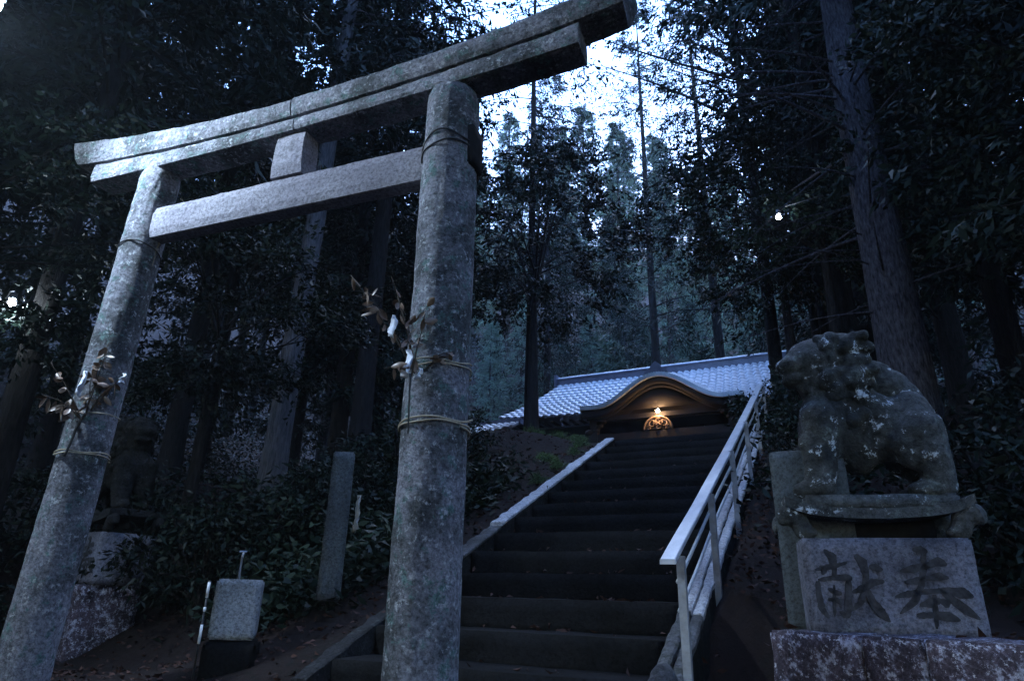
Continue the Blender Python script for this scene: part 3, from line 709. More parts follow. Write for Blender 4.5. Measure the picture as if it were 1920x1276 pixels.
# curved gable (karahafu): profile heights over x, swept back into the main roof
KY = 17.8; kc = -4.25
def kprof(x):
    d = abs(x-kc); return 5.00+.79*(.5+.5*math.cos(PI*min(1, d/1.78)))**1.0+.03*max(0, d-1.78)
n = 70; xsK = [kc-2.28+4.56*k/n for k in range(n+1)]
mb = MB(); ny = 26
for j in range(ny+1):
    y = KY-.12+(22.0-KY)*j/ny
    for i, x in enumerate(xsK):
        rib = .012*math.sin(j*PI) ; mb.v.append(S(x, y, kprof(x)+.035+(y-KY)*.03+(.012 if j % 2 else 0)))
for j in range(ny):
    for i in range(n): a = j*(n+1)+i; mb.f.append((a, a+1, a+n+2, a+n+1))
kr = mb.obj('curved_gable_roof', M['copper'], sh, True); sm = kr.modifiers.new('t', 'SOLIDIFY'); sm.thickness = .05; sm.offset = -1
# tile band along the front edge: short cross tiles following the curve
mb = MB()
for i in range(n):
    x0_, x1_ = xsK[i], xsK[i+1]; z0_, z1_ = kprof(x0_), kprof(x1_); t = Vector((x1_-x0_, 0, z1_-z0_)).normalized(); up = Vector((-t.z, 0, t.x))
    m_ = Vector(((x0_+x1_)/2, 0, (z0_+z1_)/2)); L = (Vector((x1_, 0, z1_))-Vector((x0_, 0, z0_))).length*.47
    q = []
    for (a, b_) in ((-L, .0), (L, .0), (L, .115), (-L, .13)):
        for y in (KY-.24, KY+.30): p_ = m_+t*a+up*(b_+(.0 if y < KY else (.14 if b_ > .05 else .0))); q.append(S(p_.x, y, p_.z))
    mb.add(q, [(0, 2, 3, 1), (2, 4, 5, 3), (4, 6, 7, 5), (6, 0, 1, 7), (0, 6, 4, 2), (1, 3, 5, 7)])
mb.obj('gable_edge_tiles', M['copper'], sh)
def hafu(y0, y1, top_off, hgt, m, name, half=2.30):
    mb = MB(); n = 60
    for k in range(n+1):
        x = kc-half+2*half*k/n; z = kprof(x)+top_off; h = hgt(abs(x-kc)/half)
        for (y, zz) in ((y0, z), (y0, z-h), (y1, z-h), (y1, z)): mb.v.append(S(x, y, zz))
    for k in range(n):
        for q in range(4): a = k*4+q; b_ = k*4+(q+1) % 4; mb.f.append((a, b_, b_+4, a+4))
    mb.f.append((3, 2, 1, 0)); e = n*4; mb.f.append((e, e+1, e+2, e+3)); return mb.obj(name, m, sh, True)
hafu(KY-.14, KY-.03, .0, lambda t: .17+.06*t, M['wood'], 'gable_board')
hafu(KY-.02, KY+.05, -.14, lambda t: .12, M['wood'], 'inner_gable_board', 2.15)
mb = MB(); nn_ = 60
for k in range(nn_+1):
    x = kc-2.1+4.2*k/nn_; zt = kprof(x)-.12; zb = min(zt-.02, 4.98)
    for (y, z) in ((KY+.10, zt), (KY+.10, zb), (KY+.15, zb), (KY+.15, zt)): mb.v.append(S(x, y, z))
for k in range(nn_):
    for q in range(4): a = k*4+q; b_ = k*4+(q+1) % 4; mb.f.append((a, b_, b_+4, a+4))
mb.f.append((3, 2, 1, 0)); e = nn_*4; mb.f.append((e, e+1, e+2, e+3)); mb.obj('carved_panel', M['wood'], sh, True)
hafu(KY+.2, 21.3, -.03, lambda t: .03, M['wood'], 'gable_ceiling', 2.2)
# dark crest tile on the crown of the gable
mb = MB(); out = [(-.34, 5.90), (-.30, 5.97), (-.18, 6.03), (-.10, 6.16), (0, 6.24), (.10, 6.16), (.18, 6.03), (.30, 5.97), (.34, 5.90)]
for y in (KY-.22, KY+.02):
    for (x, z) in out: mb.v.append(S(kc+x, y, z))
k = len(out); mb.f = [tuple(range(k-1, -1, -1)), tuple(range(k, 2*k))]+[(i, i+1, i+1+k, i+k) for i in range(k-1)]+[(k-1, 0, k, 2*k-1)]
mb.obj('crest_tile', M['ridge'], sh)
# timber frame, walls
def sbox(name, x0, x1, y0, y1, z0, z1, m, par=None):
    b_ = MB().box(*[0, 0, 0, 0, 0, 0]); 
    mm = MB().box(x0, x1, y0, y1, z0, z1); o = MB().add([S(*v) for v in mm.v], mm.f).obj(name, m, par or sh); return o
for x in (-6.25, -2.35):
    sbox('post', x-.11, x+.11, 17.95, 18.17, PZ, 5.0, M['wood'])
sbox('lower_beam', -6.7, -1.9, 17.97, 18.13, 4.14, 4.34, M['wood'])
sbox('bowed_beam', -6.15, -2.45, 17.95, 18.1, 4.72, 4.86, M['wood'])
sbox('gable_panel', -6.1, -2.5, 18.9, 18.95, 4.9, 5.3, M['wood'])
sbox('eave_soffit', X0+.25, X1-.25, YE+.05, 20.85, 5.02, 5.08, M['wood'])
sbox('wall', -7.85, -.55, 20.6, 20.7, PZ, 5.02, M['wood'])
sbox('plaster_wall', -8.75, -7.85, 20.62, 20.7, PZ, 5.02, M['plaster'])
sbox('plaster_wall', -.55, .45, 20.62, 20.7, PZ, 5.02, M['plaster'])
sbox('side_wall', -8.83, -8.76, 20.6, 24.6, PZ, 5.2, M['wood']); sbox('side_wall', .46, .53, 20.6, 24.6, PZ, 5.2, M['wood']); sbox('rear_wall', -8.75, .45, 24.5, 24.6, PZ, 5.3, M['wood'])
for x in (-8.8, -7.85, -6.25, -4.9, -3.6, -2.35, -.55, .5): sbox('post', x-.07, x+.07, 20.48, 20.62, PZ, 5.02, M['wood'])
for (z0, z1) in ((4.7, 4.85), (3.5, 3.6)): sbox('tie_rail', -8.7, .4, 20.46, 20.56, z0, z1, M['wood'])
mb = MB()
for k in range(36):
    x = X0+.35+k*.32
    if kc-2.4 < x < kc+2.4: continue
    MB().add([S(*v) for v in MB().box(x-.035, x+.035, YE+.04, 20.6, 5.22, 5.29).v], MB().box(0,1,0,1,0,1).f).obj('rafter', M['wood'], sh)
for sgn in (-1, 1):                        # carved brackets on the gable posts
    o = fuse('bracket', [('e', (kc+sgn*(1.95-.12*k)-SX, 18.0-21, 4.45+.13*k-PZ), (.12, .08, .07)) for k in range(5)]+[('e', (kc+sgn*(2.15)-SX, 18.0-21, 4.42-PZ), (.14, .1, .1))], .03, M['wood'], sh, .01)
    for k in range(3): MB().tube([S(kc+sgn*(1.75-.09*j), 17.84+.03*k, 4.82+.055*j+.07*k+.05*math.sin(j*.6)) for j in range(9)], .022, 6).obj('carved_wave', M['wood'], sh, True)
# frog-leg carving under the lamp
cx, cz, cy = -4.35, 4.36, 18.0
mb = MB(); mb.tube([S(cx+.40*math.cos(a), cy-.08, cz+.36*math.sin(a)) for a in np.linspace(0, PI, 22)], .028, 8)
for (ox, oz, r, t0, sg) in ((-.17, .15, .12, 0, 1), (.17, .15, .12, PI, -1), (0, .24, .09, .5, 1), (-.25, .05, .07, 1, 1), (.25, .05, .07, 2, -1), (0, .07, .09, 2, -1), (-.08, .16, .06, 3, -1), (.09, .15, .06, 0, 1)):
    mb.tube([S(cx+ox+r*(1-.7*k/14)*math.cos(t0+sg*k*.5), cy-.06-.02*math.sin(k), cz+oz+r*(1-.7*k/14)*math.sin(t0+sg*k*.5)) for k in range(15)], .017, 6)
mb.obj('scroll_carving', M['wood2'], sh, True)
mb = MB(); arc = [(cx+.41*math.cos(a), cz+.36*math.sin(a)) for a in np.linspace(0, PI, 18)]; k = len(arc)
for y in (cy-.03, cy+.01): mb.v += [S(x, y, z) for x, z in arc]
mb.f = [tuple(range(k)), tuple(range(2*k-1, k-1, -1))]+[(i+1, i, i+k, i+1+k) for i in range(k-1)]+[(0, k-1, 2*k-1, k)]
mb.obj('carving_backing', M['wood'], sh)
# bare bulb hung from the bowed beam
lb = empty('hanging_bulb', (-4.30, 17.78, 5.0), 0, 'lit warm bulb hanging under the curved gable of the shrine', 'lamp')
MB().tube([(0, 0, .12), (0, 0, -.10)], .008, 6).obj('cord', M['wire'], lb)
MB().tube([(0, 0, -.10), (0, 0, -.125)], .02, 8).obj('socket', M['metal'], lb)
bmm = bmesh.new(); bmesh.ops.create_uvsphere(bmm, u_segments=16, v_segments=10, radius=.05, matrix=Matrix.Translation((0, 0, -.165))); me = bpy.data.meshes.new('bulb'); bmm.to_mesh(me); bmm.free()
link('bulb', me, emit('warm_bulb', (1, .62, .32), 20), lb, True)
def plight(loc, col, e, r, name='light'):
    l = bpy.data.lights.new(name, 'POINT'); l.energy = e; l.color = col; l.shadow_soft_size = r
    o = bpy.data.objects.new(name, l); C.objects.link(o); o.location = loc; return o
plight((-4.30, 17.78, 4.76), (1, .55, .28), .55, .05)
# low side roof, further left
so2 = empty('side_hall', (-10.6, 18.2, PZ-.6), 0, 'small lower tiled roof beyond the left end of the shrine hall', 'building')
def S2(x, y, z): return (x+10.6, y-18.2, z-PZ+.6)
mm = roof_grid(-12.2, -8.8, -11.9, -9.0, 17.6, 18.6, 4.62, 5.12, .25, .25, .02)
for v in mm.vertices: v.co = Vector(v.co)+Vector((SX+10.6, 21-18.2, .6))
o = link('roof', mm, M['tile'], so2); sm = o.modifiers.new('t', 'SOLIDIFY'); sm.thickness = .05
mm = MB().box(-11.9, -9.0, 18.35, 18.9, PZ-.6, 4.75); MB().add([S2(*v) for v in mm.v], mm.f).obj('wall', M['wood'], so2)
mm = MB().box(-12.0, -8.9, 18.5, 18.8, 5.06, 5.22); MB().add([S2(*v) for v in mm.v], mm.f).obj('ridge', M['ridge'], so2)

# ------------------------------------------------------------------ withered branches and paper strips tied to the pillars
def leaf_blade(mb, p, d, L, W, rn, curl=.5):
    d = Vector(d).normalized(); s = d.cross(Vector((rn.uniform(-1, 1), rn.uniform(-1, 1), rn.uniform(-1, 1)))).normalized(); u = s.cross(d)
    vs = []; fs = []; n = 5
    for k in range(n+1):
        t = k/n; wd = W*math.sin(PI*(.08+.88*t))*.5; c_ = p+d*L*t+u*curl*L*t*t*.6
        for q in (-1, 0, 1): vs.append(c_+s*wd*q+u*abs(q)*wd*.5)
    for k in range(n):
        for q in (0, 1): a = k*3+q; fs.append((a, a+1, a+4, a+3))
    mb.add(vs, fs)
def withered(base, tips, nleaf, label, seed, Lf=.075):
    rn = random.Random(seed); root = empty('withered_branch', base, 0, label, 'branch'); base = Vector(base)
    st = MB(); lf = MB()
    for tip in tips:
        tip = Vector(tip)-base; pts = [Vector((0, 0, 0))]
        for k in range(1, 8): t = k/7; pts.append(tip*t+Vector((.02*noise.noise(Vector((seed, t*3, tip.x*9))), .02*noise.noise(Vector((seed, t*3, tip.z*9))), .03*math.sin(t*PI))))
        st.tube(pts, [.005*(1-.7*k/7) for k in range(8)], 5)
        for k in range(nleaf):
            t = rn.uniform(.25, 1.0); i = min(6, int(t*7)); q = pts[i].lerp(pts[i+1], t*7-i) if i < 7 else pts[-1]
            d = Vector((rn.uniform(-1, 1), rn.uniform(-1, 1), rn.uniform(-1.4, .4))); leaf_blade(lf, q+d*.008, d, Lf*rn.uniform(.6, 1.25), Lf*.5*rn.uniform(.7, 1.2), rn, rn.uniform(.1, .9))
    st.obj('stem', M['twig'], root, True); lf.obj('leaves', M['dry'], root, True); return root
def paper(loc, h, wd, label, seed, rz=0):
    rn = random.Random(seed); mb = MB(); n = 9
    for k in range(n+1):
        t = k/n; w_ = wd*(.25+.75*min(1, t*1.7))*(1+.15*rn.uniform(-1, 1))
        for q in range(5):
            u = q/4-.5; mb.v.append((w_*u+.01*rn.uniform(-1, 1), .014*math.sin(u*9+t*3+seed)+.01*math.sin(t*6), -h*t+(.018*rn.uniform(-1, 1) if k == n else 0)))
    for k in range(n):
        for q in range(4): a = k*5+q; mb.f.append((a, a+1, a+6, a+5))
    o = mb.obj('paper_strip', M['paper'], None, True); o.location = loc; o.rotation_euler = (0, 0, rz); sm = o.modifiers.new('t', 'SOLIDIFY'); sm.thickness = .002
    return tag(o, label, 'paper strip', 'white paper strips hung on the torii pillars')
withered(at(778, 700, 3.42), [at(655, 515, 3.5), at(690, 545, 3.45), at(745, 555, 3.42), at(735, 520, 3.3)], 8, 'withered branch tied to the right pillar, its brown leaves fanning out left', 3)
withered(at(772, 705, 3.40), [at(800, 575, 3.36), at(770, 595, 3.36), at(720, 690, 3.4)], 6, 'short twigs of brown leaves lying against the right pillar above the twine', 5)
withered(at(800, 690, 3.40), [at(850, 660, 3.40), at(828, 672, 3.39)], 5, 'brown leaves pressed flat on the right pillar just above the twine', 6, .06)
paper(at(738, 592, 3.38), .125, .062, 'white paper strip hanging free left of the right pillar', 2, -.5)
paper(at(766, 655, 3.36), .155, .085, 'folded white paper strip low against the left side of the right pillar', 4, -.4)
paper(at(788, 690, 3.37), .06, .032, 'smallest white paper scrap by the twine on the right pillar', 6, -.4)
rod(at(769, 700, 3.385), at(765, 812, 3.385), .006, M['wire'], 'thin black stem hanging straight down the right pillar from the paper', 'stem', 'dangling_twig')
withered(at(160, 780, 5.2), [at(205, 640, 5.2), at(190, 665, 5.2), at(175, 700, 5.2)], 9, 'withered leaves climbing the middle of the left pillar', 8, .085)
withered(at(150, 785, 5.2), [at(95, 680, 5.2), at(80, 740, 5.1), at(110, 760, 5.1)], 8, 'withered branch sticking out left of the left pillar', 9, .085)
withered(at(170, 770, 5.2), [at(215, 715, 5.15), at(235, 705, 5.1)], 5, 'small withered sprig on the right side of the left pillar', 10, .07)
paper(at(160, 695, 5.15), .17, .075, 'blue-white paper strip on the left pillar among withered leaves', 8, -.9)
paper(at(233, 700, 5.1), .06, .06, 'curled white paper scrap at the right edge of the left pillar', 9, -.9)
rod(on_pillar(lp, 2.35, 3.6, .165), on_pillar(lp, .62, 3.5, .170), .014, M['twig'], 'long bare stick strapped down the outer side of the left pillar', 'stick', 'strapped_stick', bend=.03)
rod(at(158, 770, 5.21), at(120, 855, 5.22), .010, M['wire'], 'dark stem running down the lower left pillar past the twine', 'stem', 'dangling_twig')
rod(at(300, 445, 5.28), at(284, 500, 5.28), .005, M['rope'], 'loose twine end hanging under the left end of the tie beam', 'twine', 'loose_twine')

# ------------------------------------------------------------------ lamps
def street_lamp(base, top, label, power, col, es, br_=.06, second=None, arm=(.0, .0), rad=.08):
    base = Vector(base); top = Vector(top); root = empty('street_lamp', base, 0, label, 'street lamp', 'street lamps among the trees')
    L = top-base; a = Vector((arm[0], arm[1], 0))
    MB().tube([(L.x+a.x, L.y+a.y, -.2), (L.x+a.x, L.y+a.y, L.z+.25)], .05, 10).obj('pole', M['wire'], root, True)
    MB().tube([(L.x+a.x, L.y+a.y, L.z+.2), (L.x+a.x*.5, L.y+a.y*.5, L.z+.30), (L.x, L.y, L.z+.16)], .010, 8).obj('arm', M['wire'], root, True)
    mb = MB(); q_ = br_/.06; mb.tube([(L.x, L.y, L.z+.13), (L.x, L.y, L.z+.10*q_+.02), (L.x, L.y, L.z+.05*q_+.02)], [.03, .05*q_, .07*q_], 16, True); hd = mb.obj('shade', M['metal'], root, True)
    bm = bmesh.new(); bmesh.ops.create_uvsphere(bm, u_segments=16, v_segments=10, radius=br_, matrix=Matrix.Translation((L.x, L.y, L.z))); me = bpy.data.meshes.new('bulb'); bm.to_mesh(me); bm.free()
    link('bulb', me, emit('lamp_glow', col, es), root, True)
    plight(tuple(top-Vector((0, 0, br_+.03))), col, power, rad)
    return root
pA = at(22, 568, 9.2); street_lamp((pA.x, pA.y, ground_z(pA.x, pA.y)), pA, 'street lamp shining among the trees at the far left of the photo', .8, (.72, .88, 1), 30, .04, arm=(-.9, .3))
pB = at(-6, 566, 9.6); street_lamp((pB.x, pB.y, ground_z(pB.x, pB.y)), pB, 'second, half-cut street lamp at the left border of the photo', .4, (.72, .88, 1), 20, .03, arm=(-.9, .3))
pC = at(1460, 407, 10.2); street_lamp((pC.x, pC.y, ground_z(pC.x, pC.y)), pC, 'small bright lamp seen through the leaves left of the big right trunk', .25, (.72, .85, 1), 14, .04, arm=(1.32, .25))
pD = at(-14, 6, 5.35)
sl_ = bpy.data.lights.new('lamp_beam', 'SPOT'); sl_.energy = 46; sl_.color = (.60, .78, 1); sl_.spot_size = math.radians(142); sl_.spot_blend = .9; sl_.shadow_soft_size = .08
slo = bpy.data.objects.new('lamp_beam', sl_); C.objects.link(slo); slo.location = pD-Vector((0, 0, .12))
slo.rotation_euler = ((TM+TX*1.3+Vector((0, 0, .8)))-pD).to_track_quat('-Z', 'Y').to_euler()
street_lamp((pD.x, pD.y, GZ), pD, 'street lamp close to the left end of the torii lintel, lighting the gate', 3, (.66, .86, 1), 30, .06, arm=(-.3, -.5), rad=.10)

# ------------------------------------------------------------------ trees
rnT = random.Random(11)
# trunks one can tell apart
def bare(x, y, r, H, seed, lean=(0, 0)): return trunk_mesh(H, r, [], seed, lean)
def solo(a, d, r, H, kind, label, lean=(0, 0), z=None, s=1.0, crown=True, mat_='bark', crown_z=0):
    p_ = az(a, d); zz = ground_z(p_.x, p_.y) if z is None else z
    t = empty('cedar_tree', (p_.x, p_.y, zz-.05), 0, label, 'tree', FG)
    me = trunk_mesh(H, r, CM[kind][1] if crown else [], int(a*10) % 97, lean) if True else None
    o = link('trunk', me, M[mat_], t, True)
    if crown:
        c_ = bpy.data.objects.new('crown', CM[kind][0]); C.objects.link(c_); c_.parent = t; c_.rotation_euler = (0, 0, 0)
    return t
solo(-64.2, 9.5, .17, 20, 0, 'thin dark trunk left of the left torii pillar, below the street lamp')
solo(-46.2, 11.0, .21, 22, 1, 'slim greyish trunk standing between the two torii pillars', lean=(.02, 0), mat_='bark3')
solo(-39.6, 12.0, .20, 20, 0, 'dark trunk just behind the tall narrow stone pillar')
solo(-24.9, 17.0, .15, 22, 6, 'dark straight trunk rising just right of the right torii pillar, left of the shrine')
solo(-23.3, 26.0, .20, 20, 6, 'thin cedar against the bright sky gap right of the torii')
solo(-3.5, 15.0, .17, 22, 6, 'dark straight trunk against the sky left of the big right-hand trunk')
t4 = empty('big_tree', (az(5.6, 9.2).x, az(5.6, 9.2).y, ground_z(1, 9)-.3), 0, 'big furrowed tree trunk rising behind the right stone lion', 'tree', FG)
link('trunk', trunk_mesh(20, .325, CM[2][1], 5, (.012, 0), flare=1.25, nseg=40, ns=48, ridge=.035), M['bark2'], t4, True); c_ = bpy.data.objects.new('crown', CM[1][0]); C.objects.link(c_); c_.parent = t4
# forest: scattered cedars
spots = []
def ok(x, y, dmin):
    return all((x-a)**2+(y-b_)**2 > dmin*dmin for a, b_, *_ in spots)
RELABEL = []
def scatter(n, gen, kinds, smin, smax, dmin, label, tries=4000):
    k = 0; t = 0
    while k < n and t < tries:
        t += 1; x, y = gen()
        if not ok(x, y, dmin): continue
        kd = rnT.choice(kinds); spots.append((x, y)); RELABEL.append(put_conifer(kd, x, y, rnT.uniform(smin, smax), label)); k += 1
def polar(a0, a1, d0, d1):
    def f():
        a = rnT.uniform(a0, a1); d = rnT.uniform(d0, d1); p_ = az(a, d); return p_.x, p_.y
    return f
scatter(16, polar(-85, -34, 13, 22), [0, 1, 2], .85, 1.15, 2.6, 'dark cedar of the dense wood left of the shrine and behind the torii')
scatter(14, polar(-88, -36, 23, 40), [0, 1, 2], .9, 1.2, 3, 'dark cedar of the dense wood left of the shrine and behind the torii')
scatter(8, polar(11, 30, 7.5, 12), [2], .8, 1.0, 2.0, 'dark cedar of the dense wood on the right')
scatter(16, polar(1, 34, 12, 24), [0, 1, 2], .85, 1.15, 2.6, 'dark cedar of the dense wood on the right')
def box_(x0, x1, y0, y1):
    return lambda: (rnT.uniform(x0, x1), rnT.uniform(y0, y1))
scatter(7, polar(100, 180, 8, 15), [2], .8, 1.1, 2.6, 'unseen cedar of the wood added behind the approach to cut sky light')  # unseen wood round the camera, added to hold back sky light
scatter(11, polar(180, 255, 7, 15), [2], .8, 1.1, 2.6, 'unseen cedar of the wood added behind the approach to cut sky light')
scatter(3, polar(60, 100, 9, 14), [2], .8, 1.1, 2.6, 'unseen cedar of the wood added behind the approach to cut sky light')
scatter(22, polar(35, 270, 16, 28), [0, 1, 2], .9, 1.2, 3.2, 'unseen cedar of the wood added behind the approach to cut sky light')
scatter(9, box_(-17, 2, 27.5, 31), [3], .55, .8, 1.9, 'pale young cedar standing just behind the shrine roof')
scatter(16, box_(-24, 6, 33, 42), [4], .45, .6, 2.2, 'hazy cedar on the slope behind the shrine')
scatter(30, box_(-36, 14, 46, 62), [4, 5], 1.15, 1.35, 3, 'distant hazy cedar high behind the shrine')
for (a, d, s_, lab) in ((-13.5, 27.5, 1.2, 'feathery cedar behind the curved gable, against the bright sky'),
        (-21.5, 37, 1.0, 'dense dark cedar on the slope left of the feathery pair behind the shrine'), (-16.8, 37, .98, 'dense dark cedar on the slope right behind the curved gable'),
        (-8, 27, 1.25, 'feathery cedar behind the right half of the shrine'), (.2, 15, 1.0, 'feathery cedar left of the big furrowed trunk')):
    p_ = az(a, d); put_conifer(2 if 'dense' in lab else 6, p_.x, p_.y, s_, lab)
# broad-leaved trees
BR1, b1 = broad_mesh(2.6, 2.2, 80, 210, 21, leaf=.10, lw=.055, zc=5.2); BR1.materials.append(M['leaf'])
BR3, b3 = broad_mesh(2.5, 2.0, 62, 84, 23, leaf=.075, lw=.035, zc=5.0, spread=.7); BR3.materials.append(M['leaf'])
BR2, b2 = broad_mesh(2.4, 1.8, 70, 200, 22, leaf=.09, lw=.045, zc=4.6); BR2.materials.append(M['leaf'])
TB1 = trunk_mesh(5.0, .16, b1[::3], 3, bw=.03); TB1.materials.append(M['bark']); TB2 = trunk_mesh(4.4, .14, b2[::3], 4, bw=.03); TB2.materials.append(M['bark'])
TB3 = trunk_mesh(6.0, .10, b3, 6, bw=.03); TB3.materials.append(M['bark'])
def put_broad(kind, x, y, z, s, label, rz=0, sz=None):
    t = empty('broadleaf_tree', (x, y, z), rz, label, 'tree', 'broad-leaved trees round the stairs'); t.scale = (s, s, sz or s)
    o = bpy.data.objects.new('trunk', (TB1, TB2, TB3)[kind]); C.objects.link(o); o.parent = t
    c_ = bpy.data.objects.new('crown', (BR1, BR2, BR3)[kind]); C.objects.link(c_); c_.parent = t; return t
for (kd, a, d, s, lab, rz) in ((0, 1.5, 12.0, .95, 'dark broad-leaved tree whose low boughs hide the right end of the shrine roof', 1), (1, -6.0, 25.0, 1.0, 'leafy tree at the right end of the shrine', 2),
        (0, -24.6, 15.3, 1.2, 'dark leafy tree filling the space right of the right pillar, above the shrine', 3), (1, -52, 8.5, .8, 'leafy tree in the dark between the torii pillars', 4), (0, 18, 9, .9, 'dark leafy tree right of the big trunk', 5),
        (1, -73, 8.0, .9, 'leafy tree at the upper left, lit teal by the lamp', 6), (0, -38, 17, 1.1, 'dark leafy tree behind the right torii pillar', 1.6), (1, 22, 8.0, 1.0, 'dark leafy tree at the right border', 2.4)):
    p_ = az(a, d); put_broad(kd, p_.x, p_.y, ground_z(p_.x, p_.y)-.1, s, lab, rz)
for (kd, a, d, s, lab, rz) in (
        (2, 1, 14.5, 2.2, 'tall leafy tree between the dark straight trunk and the big trunk', 4), (0, -2.2, 12.8, .98, 'spreading dark tree hanging over the right end of the shrine roof, beyond the handrail', 5)):
    p_ = az(a, d); put_broad(kd, p_.x, p_.y, ground_z(p_.x, p_.y)-.1, s, lab, rz)
for i, (x, y, s, kd) in enumerate(((-2, -5, 1.8, 1), (-7.5, -3.5, 1.9, 0), (1.5, -7, 2.0, 0), (-12, -2, 1.9, 1), (-5.5, -9, 2.1, 0), (7.5, -4, 2, 1), (-1.0, -1.8, 1.9, 0), (-5, -1.2, 1.9, 1), (-11, 3, 1.8, 0))):  # canopy added overhead to dim the sky light on the gate
    put_broad(kd, x, y, ground_z(x, y)-.1, s, 'broad-leaved tree added over the approach to cut sky light, '+('straight behind the camera', 'beyond the camera to the left', 'to the right of the camera')[0 if abs(x) < 3 else 1 if x < 0 else 2], i*1.3, s*1.15)
# shrubs
def shrub_mesh(R, H, ncl, per, seed, leaf, lw): 
    me, br = broad_mesh(R, H*.5, ncl, per, seed, leaf=leaf, lw=lw, zc=H*.5, spread=.3); mb = MB()
    for b_ in br: mb.tube([tuple(q*np.array([1, 1, 1])) if i else (b_[0][0], b_[0][1], 0.0) for i, q in enumerate(b_)], .012, 4, False)
    return me, mb.me('stems')
SH1 = shrub_mesh(.75, 1.2, 30, 84, 31, .07, .035); SH1[0].materials.append(M['leaf']); SH1[1].materials.append(M['bark'])
SH2 = shrub_mesh(.5, .6, 22, 70, 32, .09, .03); SH2[0].materials.append(M['fern']); SH2[1].materials.append(M['bark'])
def put_shrub(sh_, x, y, s, label, name='shrub', cat='shrub', dz=0, grp='shrubs and ferns on the banks'):
    t = empty(name, (x, y, ground_z(x, y)+dz-.05), (x*5) % 6.28, label, cat, grp); t.scale = (s, s, s)
    for nm, me in (('foliage', sh_[0]), ('stems', sh_[1])):
        o = bpy.data.objects.new(nm, me); C.objects.link(o); o.parent = t
for (a, d, s) in ((-50, 7.8, 1.1), (-46.5, 8.0, 1.15), (-43.5, 8.2, 1.1), (-54, 8.6, 1.2), (-40, 8.6, .9), (-36, 9.5, 1.1), (-57, 10.5, 1.4), (-31, 10.5, .9), (-67, 8.5, 1.2), (-71, 9.5, 1.3), (-62.5, 10.5, 1.2), (-75, 8, 1.2)):
    p_ = az(a, d); put_shrub(SH1, p_.x, p_.y, s, 'dark glossy shrub on the bank left of the stairs')
for (a, d, s) in ((-1.5, 9.5, 1.0), (10, 6.5, 1.1), (14, 6, 1.1), (-3.5, 11.5, 1.1), (17, 8, 1.4), (-2.5, 7.5, .7)):
    p_ = az(a, d); put_shrub(SH1, p_.x, p_.y, s, 'dark shrub on the shaded bank right of the handrail')
for (x, y, s) in ((-4.0, 10.6, .30), (-3.75, 10.1, .28), (-4.5, 10.9, .34), (-3.65, 9.6, .26), (-5.0, 11.0, .36), (-3.65, 8.9, .26), (-4.0, 9.2, .3), (-3.65, 8.2, .25)):
    put_shrub(SH2, x, y, s, 'small green fern at the upper edge of the stairs, left of the kerb', 'fern', 'fern')

# ------------------------------------------------------------------ evening air
hm = bpy.data.materials.new('evening_air'); hm.use_nodes = True; n_ = hm.node_tree; n_.nodes.remove(n_.nodes['Principled BSDF'])
pv = n_.nodes.new('ShaderNodeVolumePrincipled'); pv.inputs['Color'].default_value = (.80, .88, 1, 1); pv.inputs['Density'].default_value = .0007
n_.links.new(pv.outputs[0], n_.nodes['Material Output'].inputs['Volume'])
hz = MB().box(-62, 42, -34, 82, -3, 46).obj('haze', hm); tag(hz, kind='stuff')

rng = np.random.default_rng(77); P = []; D = []
k = 0
while k < 6000:
    x = rng.uniform(-34, 26); y = rng.uniform(1.5, 60) if rng.random() < .6 else rng.uniform(1.5, 16)
    if k > 5200: x = rng.uniform(-8, -3.5); y = rng.uniform(4.3, 11)
    if -4.0 < x < -.75 and y < 11.5: continue
    if -10.5 < x < 2.2 and 10.6 < y < 26: continue
    if -6.5 < x < -3.4 and y > 8.2: continue
    if -6.2 < x < -.7 and y < 4.6: continue
    if (y < 4.3 and -8.4 < x < -3) or (y < 5.4 and (x < -5.2 or x > -3) and -8.4 < x < 2): continue
    z = ground_z(x, y); k += 1; h = rng.uniform(.12, .5) if y < 12 else rng.uniform(.3, 1.1); n = 34
    u = rng.random(n); P.append(np.stack([x+rng.normal(0, .16+.25*h, n), y+rng.normal(0, .16+.25*h, n), z+u*h], 1)); D.append(np.stack([rng.normal(0, 1, n), rng.normal(0, 1, n), rng.uniform(-.3, .9, n)], 1))
P = np.concatenate(P); D = np.concatenate(D); far = 1+np.clip((P[:, 1]-12)/20, 0, 1.2)
Vv, Ff = leaf_quads(P, D, rng.uniform(.07, .15, len(P))*far, rng.uniform(.03, .06, len(P))*far, rng)
tag(link('undergrowth', mesh_np('undergrowth', Vv, Ff), M['leaf']), 'low leafy undergrowth covering the banks and slopes', 'undergrowth', None, 'stuff')

# ------------------------------------------------------------------ leaf litter on the near ground
P = []; D = []; rng = np.random.default_rng(5); n = 0
while n < 15000:
    x = rng.uniform(-11, 4.5); y = rng.uniform(1.2, 10.5)
    if XL-.1 < x < -.9 and y > 3.0: continue
    n += 1; P.append((x, y, gz(x, y)+.012)); D.append((rng.normal(), rng.normal(), rng.uniform(-.1, .35)))
for _ in range(500):       # a few tufts on the bare cut beside the handrail
    x = rng.uniform(-.88, -.35); y = rng.uniform(3.6, 9); n += 1; P.append((x, y, ground_z(x, y)+rng.uniform(0, .12))); D.append((rng.normal(), rng.normal(), rng.uniform(-.2, .8)))
for _ in range(260):       # leaves caught on the steps
    i_ = rng.integers(0, NTOP); n += 1; P.append((rng.uniform(XL+.1, XR-.1), SY0+TRD*i_+rng.uniform(.02, TRD-.05), SZ0+RIS*i_+.012)); D.append((rng.normal(), rng.normal(), rng.uniform(-.05, .5)))
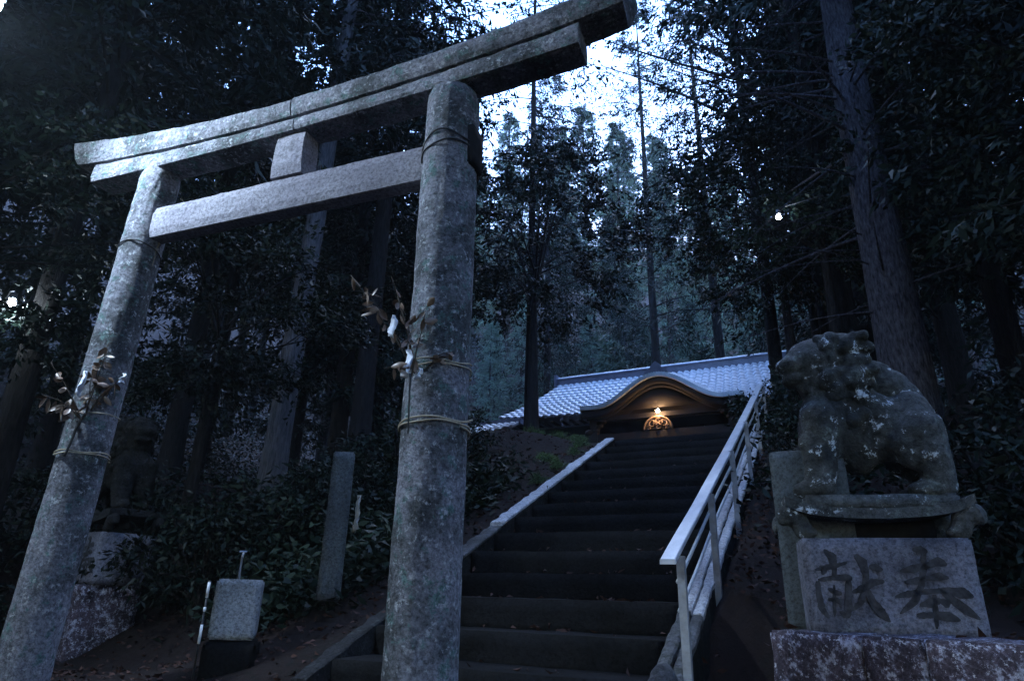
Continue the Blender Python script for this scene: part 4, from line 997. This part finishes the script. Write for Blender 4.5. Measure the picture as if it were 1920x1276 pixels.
Vv, Ff = leaf_quads(np.array(P), np.array(D), rng.uniform(.04, .09, n), rng.uniform(.015, .035, n), rng, .2)
M['litter'] = simple('fallen_leaves', (.015, .008, .007), (.07, .035, .028), 9, .8, .15, .1)
tag(link('leaf_litter', mesh_np('leaf_litter', Vv, Ff), M['litter']), 'fallen brown leaves lying on the ground round the torii', 'leaf litter', None, 'stuff')
# ------------------------------------------------------------------ labels for the repeats: nearest first within each part of the view
ORD = ['nearest', 'second nearest', 'third nearest', 'fourth nearest', 'fifth nearest', 'sixth nearest', 'seventh nearest', 'eighth nearest', 'ninth nearest', 'tenth nearest', 'eleventh nearest', 'twelfth nearest']
ZN = [(-180, -61.5, 'left of the left torii pillar'), (-61.5, -57.5, 'straight behind the left torii pillar'), (-57.5, -47, 'between the torii pillars, left half'), (-47, -36, 'between the torii pillars, right half'), (-36, -31, 'straight behind the right torii pillar'),
      (-31, -20, 'above the left end of the shrine roof'), (-20, -8, 'above the curved gable of the shrine'), (-8, 3.5, 'above the right end of the shrine roof'), (3.5, 8.5, 'behind the big furrowed trunk'), (8.5, 60, 'right of the big furrowed trunk')]
def relabel(objs, what):
    bins = {}
    for o in objs:
        v = o.location; a = math.degrees(math.atan2(v.x, v.y)); d = math.hypot(v.x, v.y)
        zn = next((z_[2] for z_ in ZN if z_[0] <= a < z_[1]), None)
        if zn: bins.setdefault(zn, []).append((d, o))
    for zn, l in bins.items():
        for i, (d, o) in enumerate(sorted(l, key=lambda q: q[0])):
            if i < 12: o['label'] = ORD[i]+' '+what+' '+zn
            else: o['label'] = 'far '+what+' '+zn
relabel([o for o in RELABEL if 'dense wood' in o['label']], 'dark cedar')
relabel([o for o in RELABEL if 'pale young' in o['label']], 'pale young cedar')
relabel([o for o in RELABEL if 'slope behind' in o['label']], 'mid-slope hazy cedar')
relabel([o for o in RELABEL if 'distant' in o['label']], 'distant hillside cedar')
relabel([o for o in C.objects if o.get('category') == 'shrub'], 'glossy shrub')
relabel([o for o in C.objects if o.get('category') == 'fern'], 'small fern by the upper kerb')
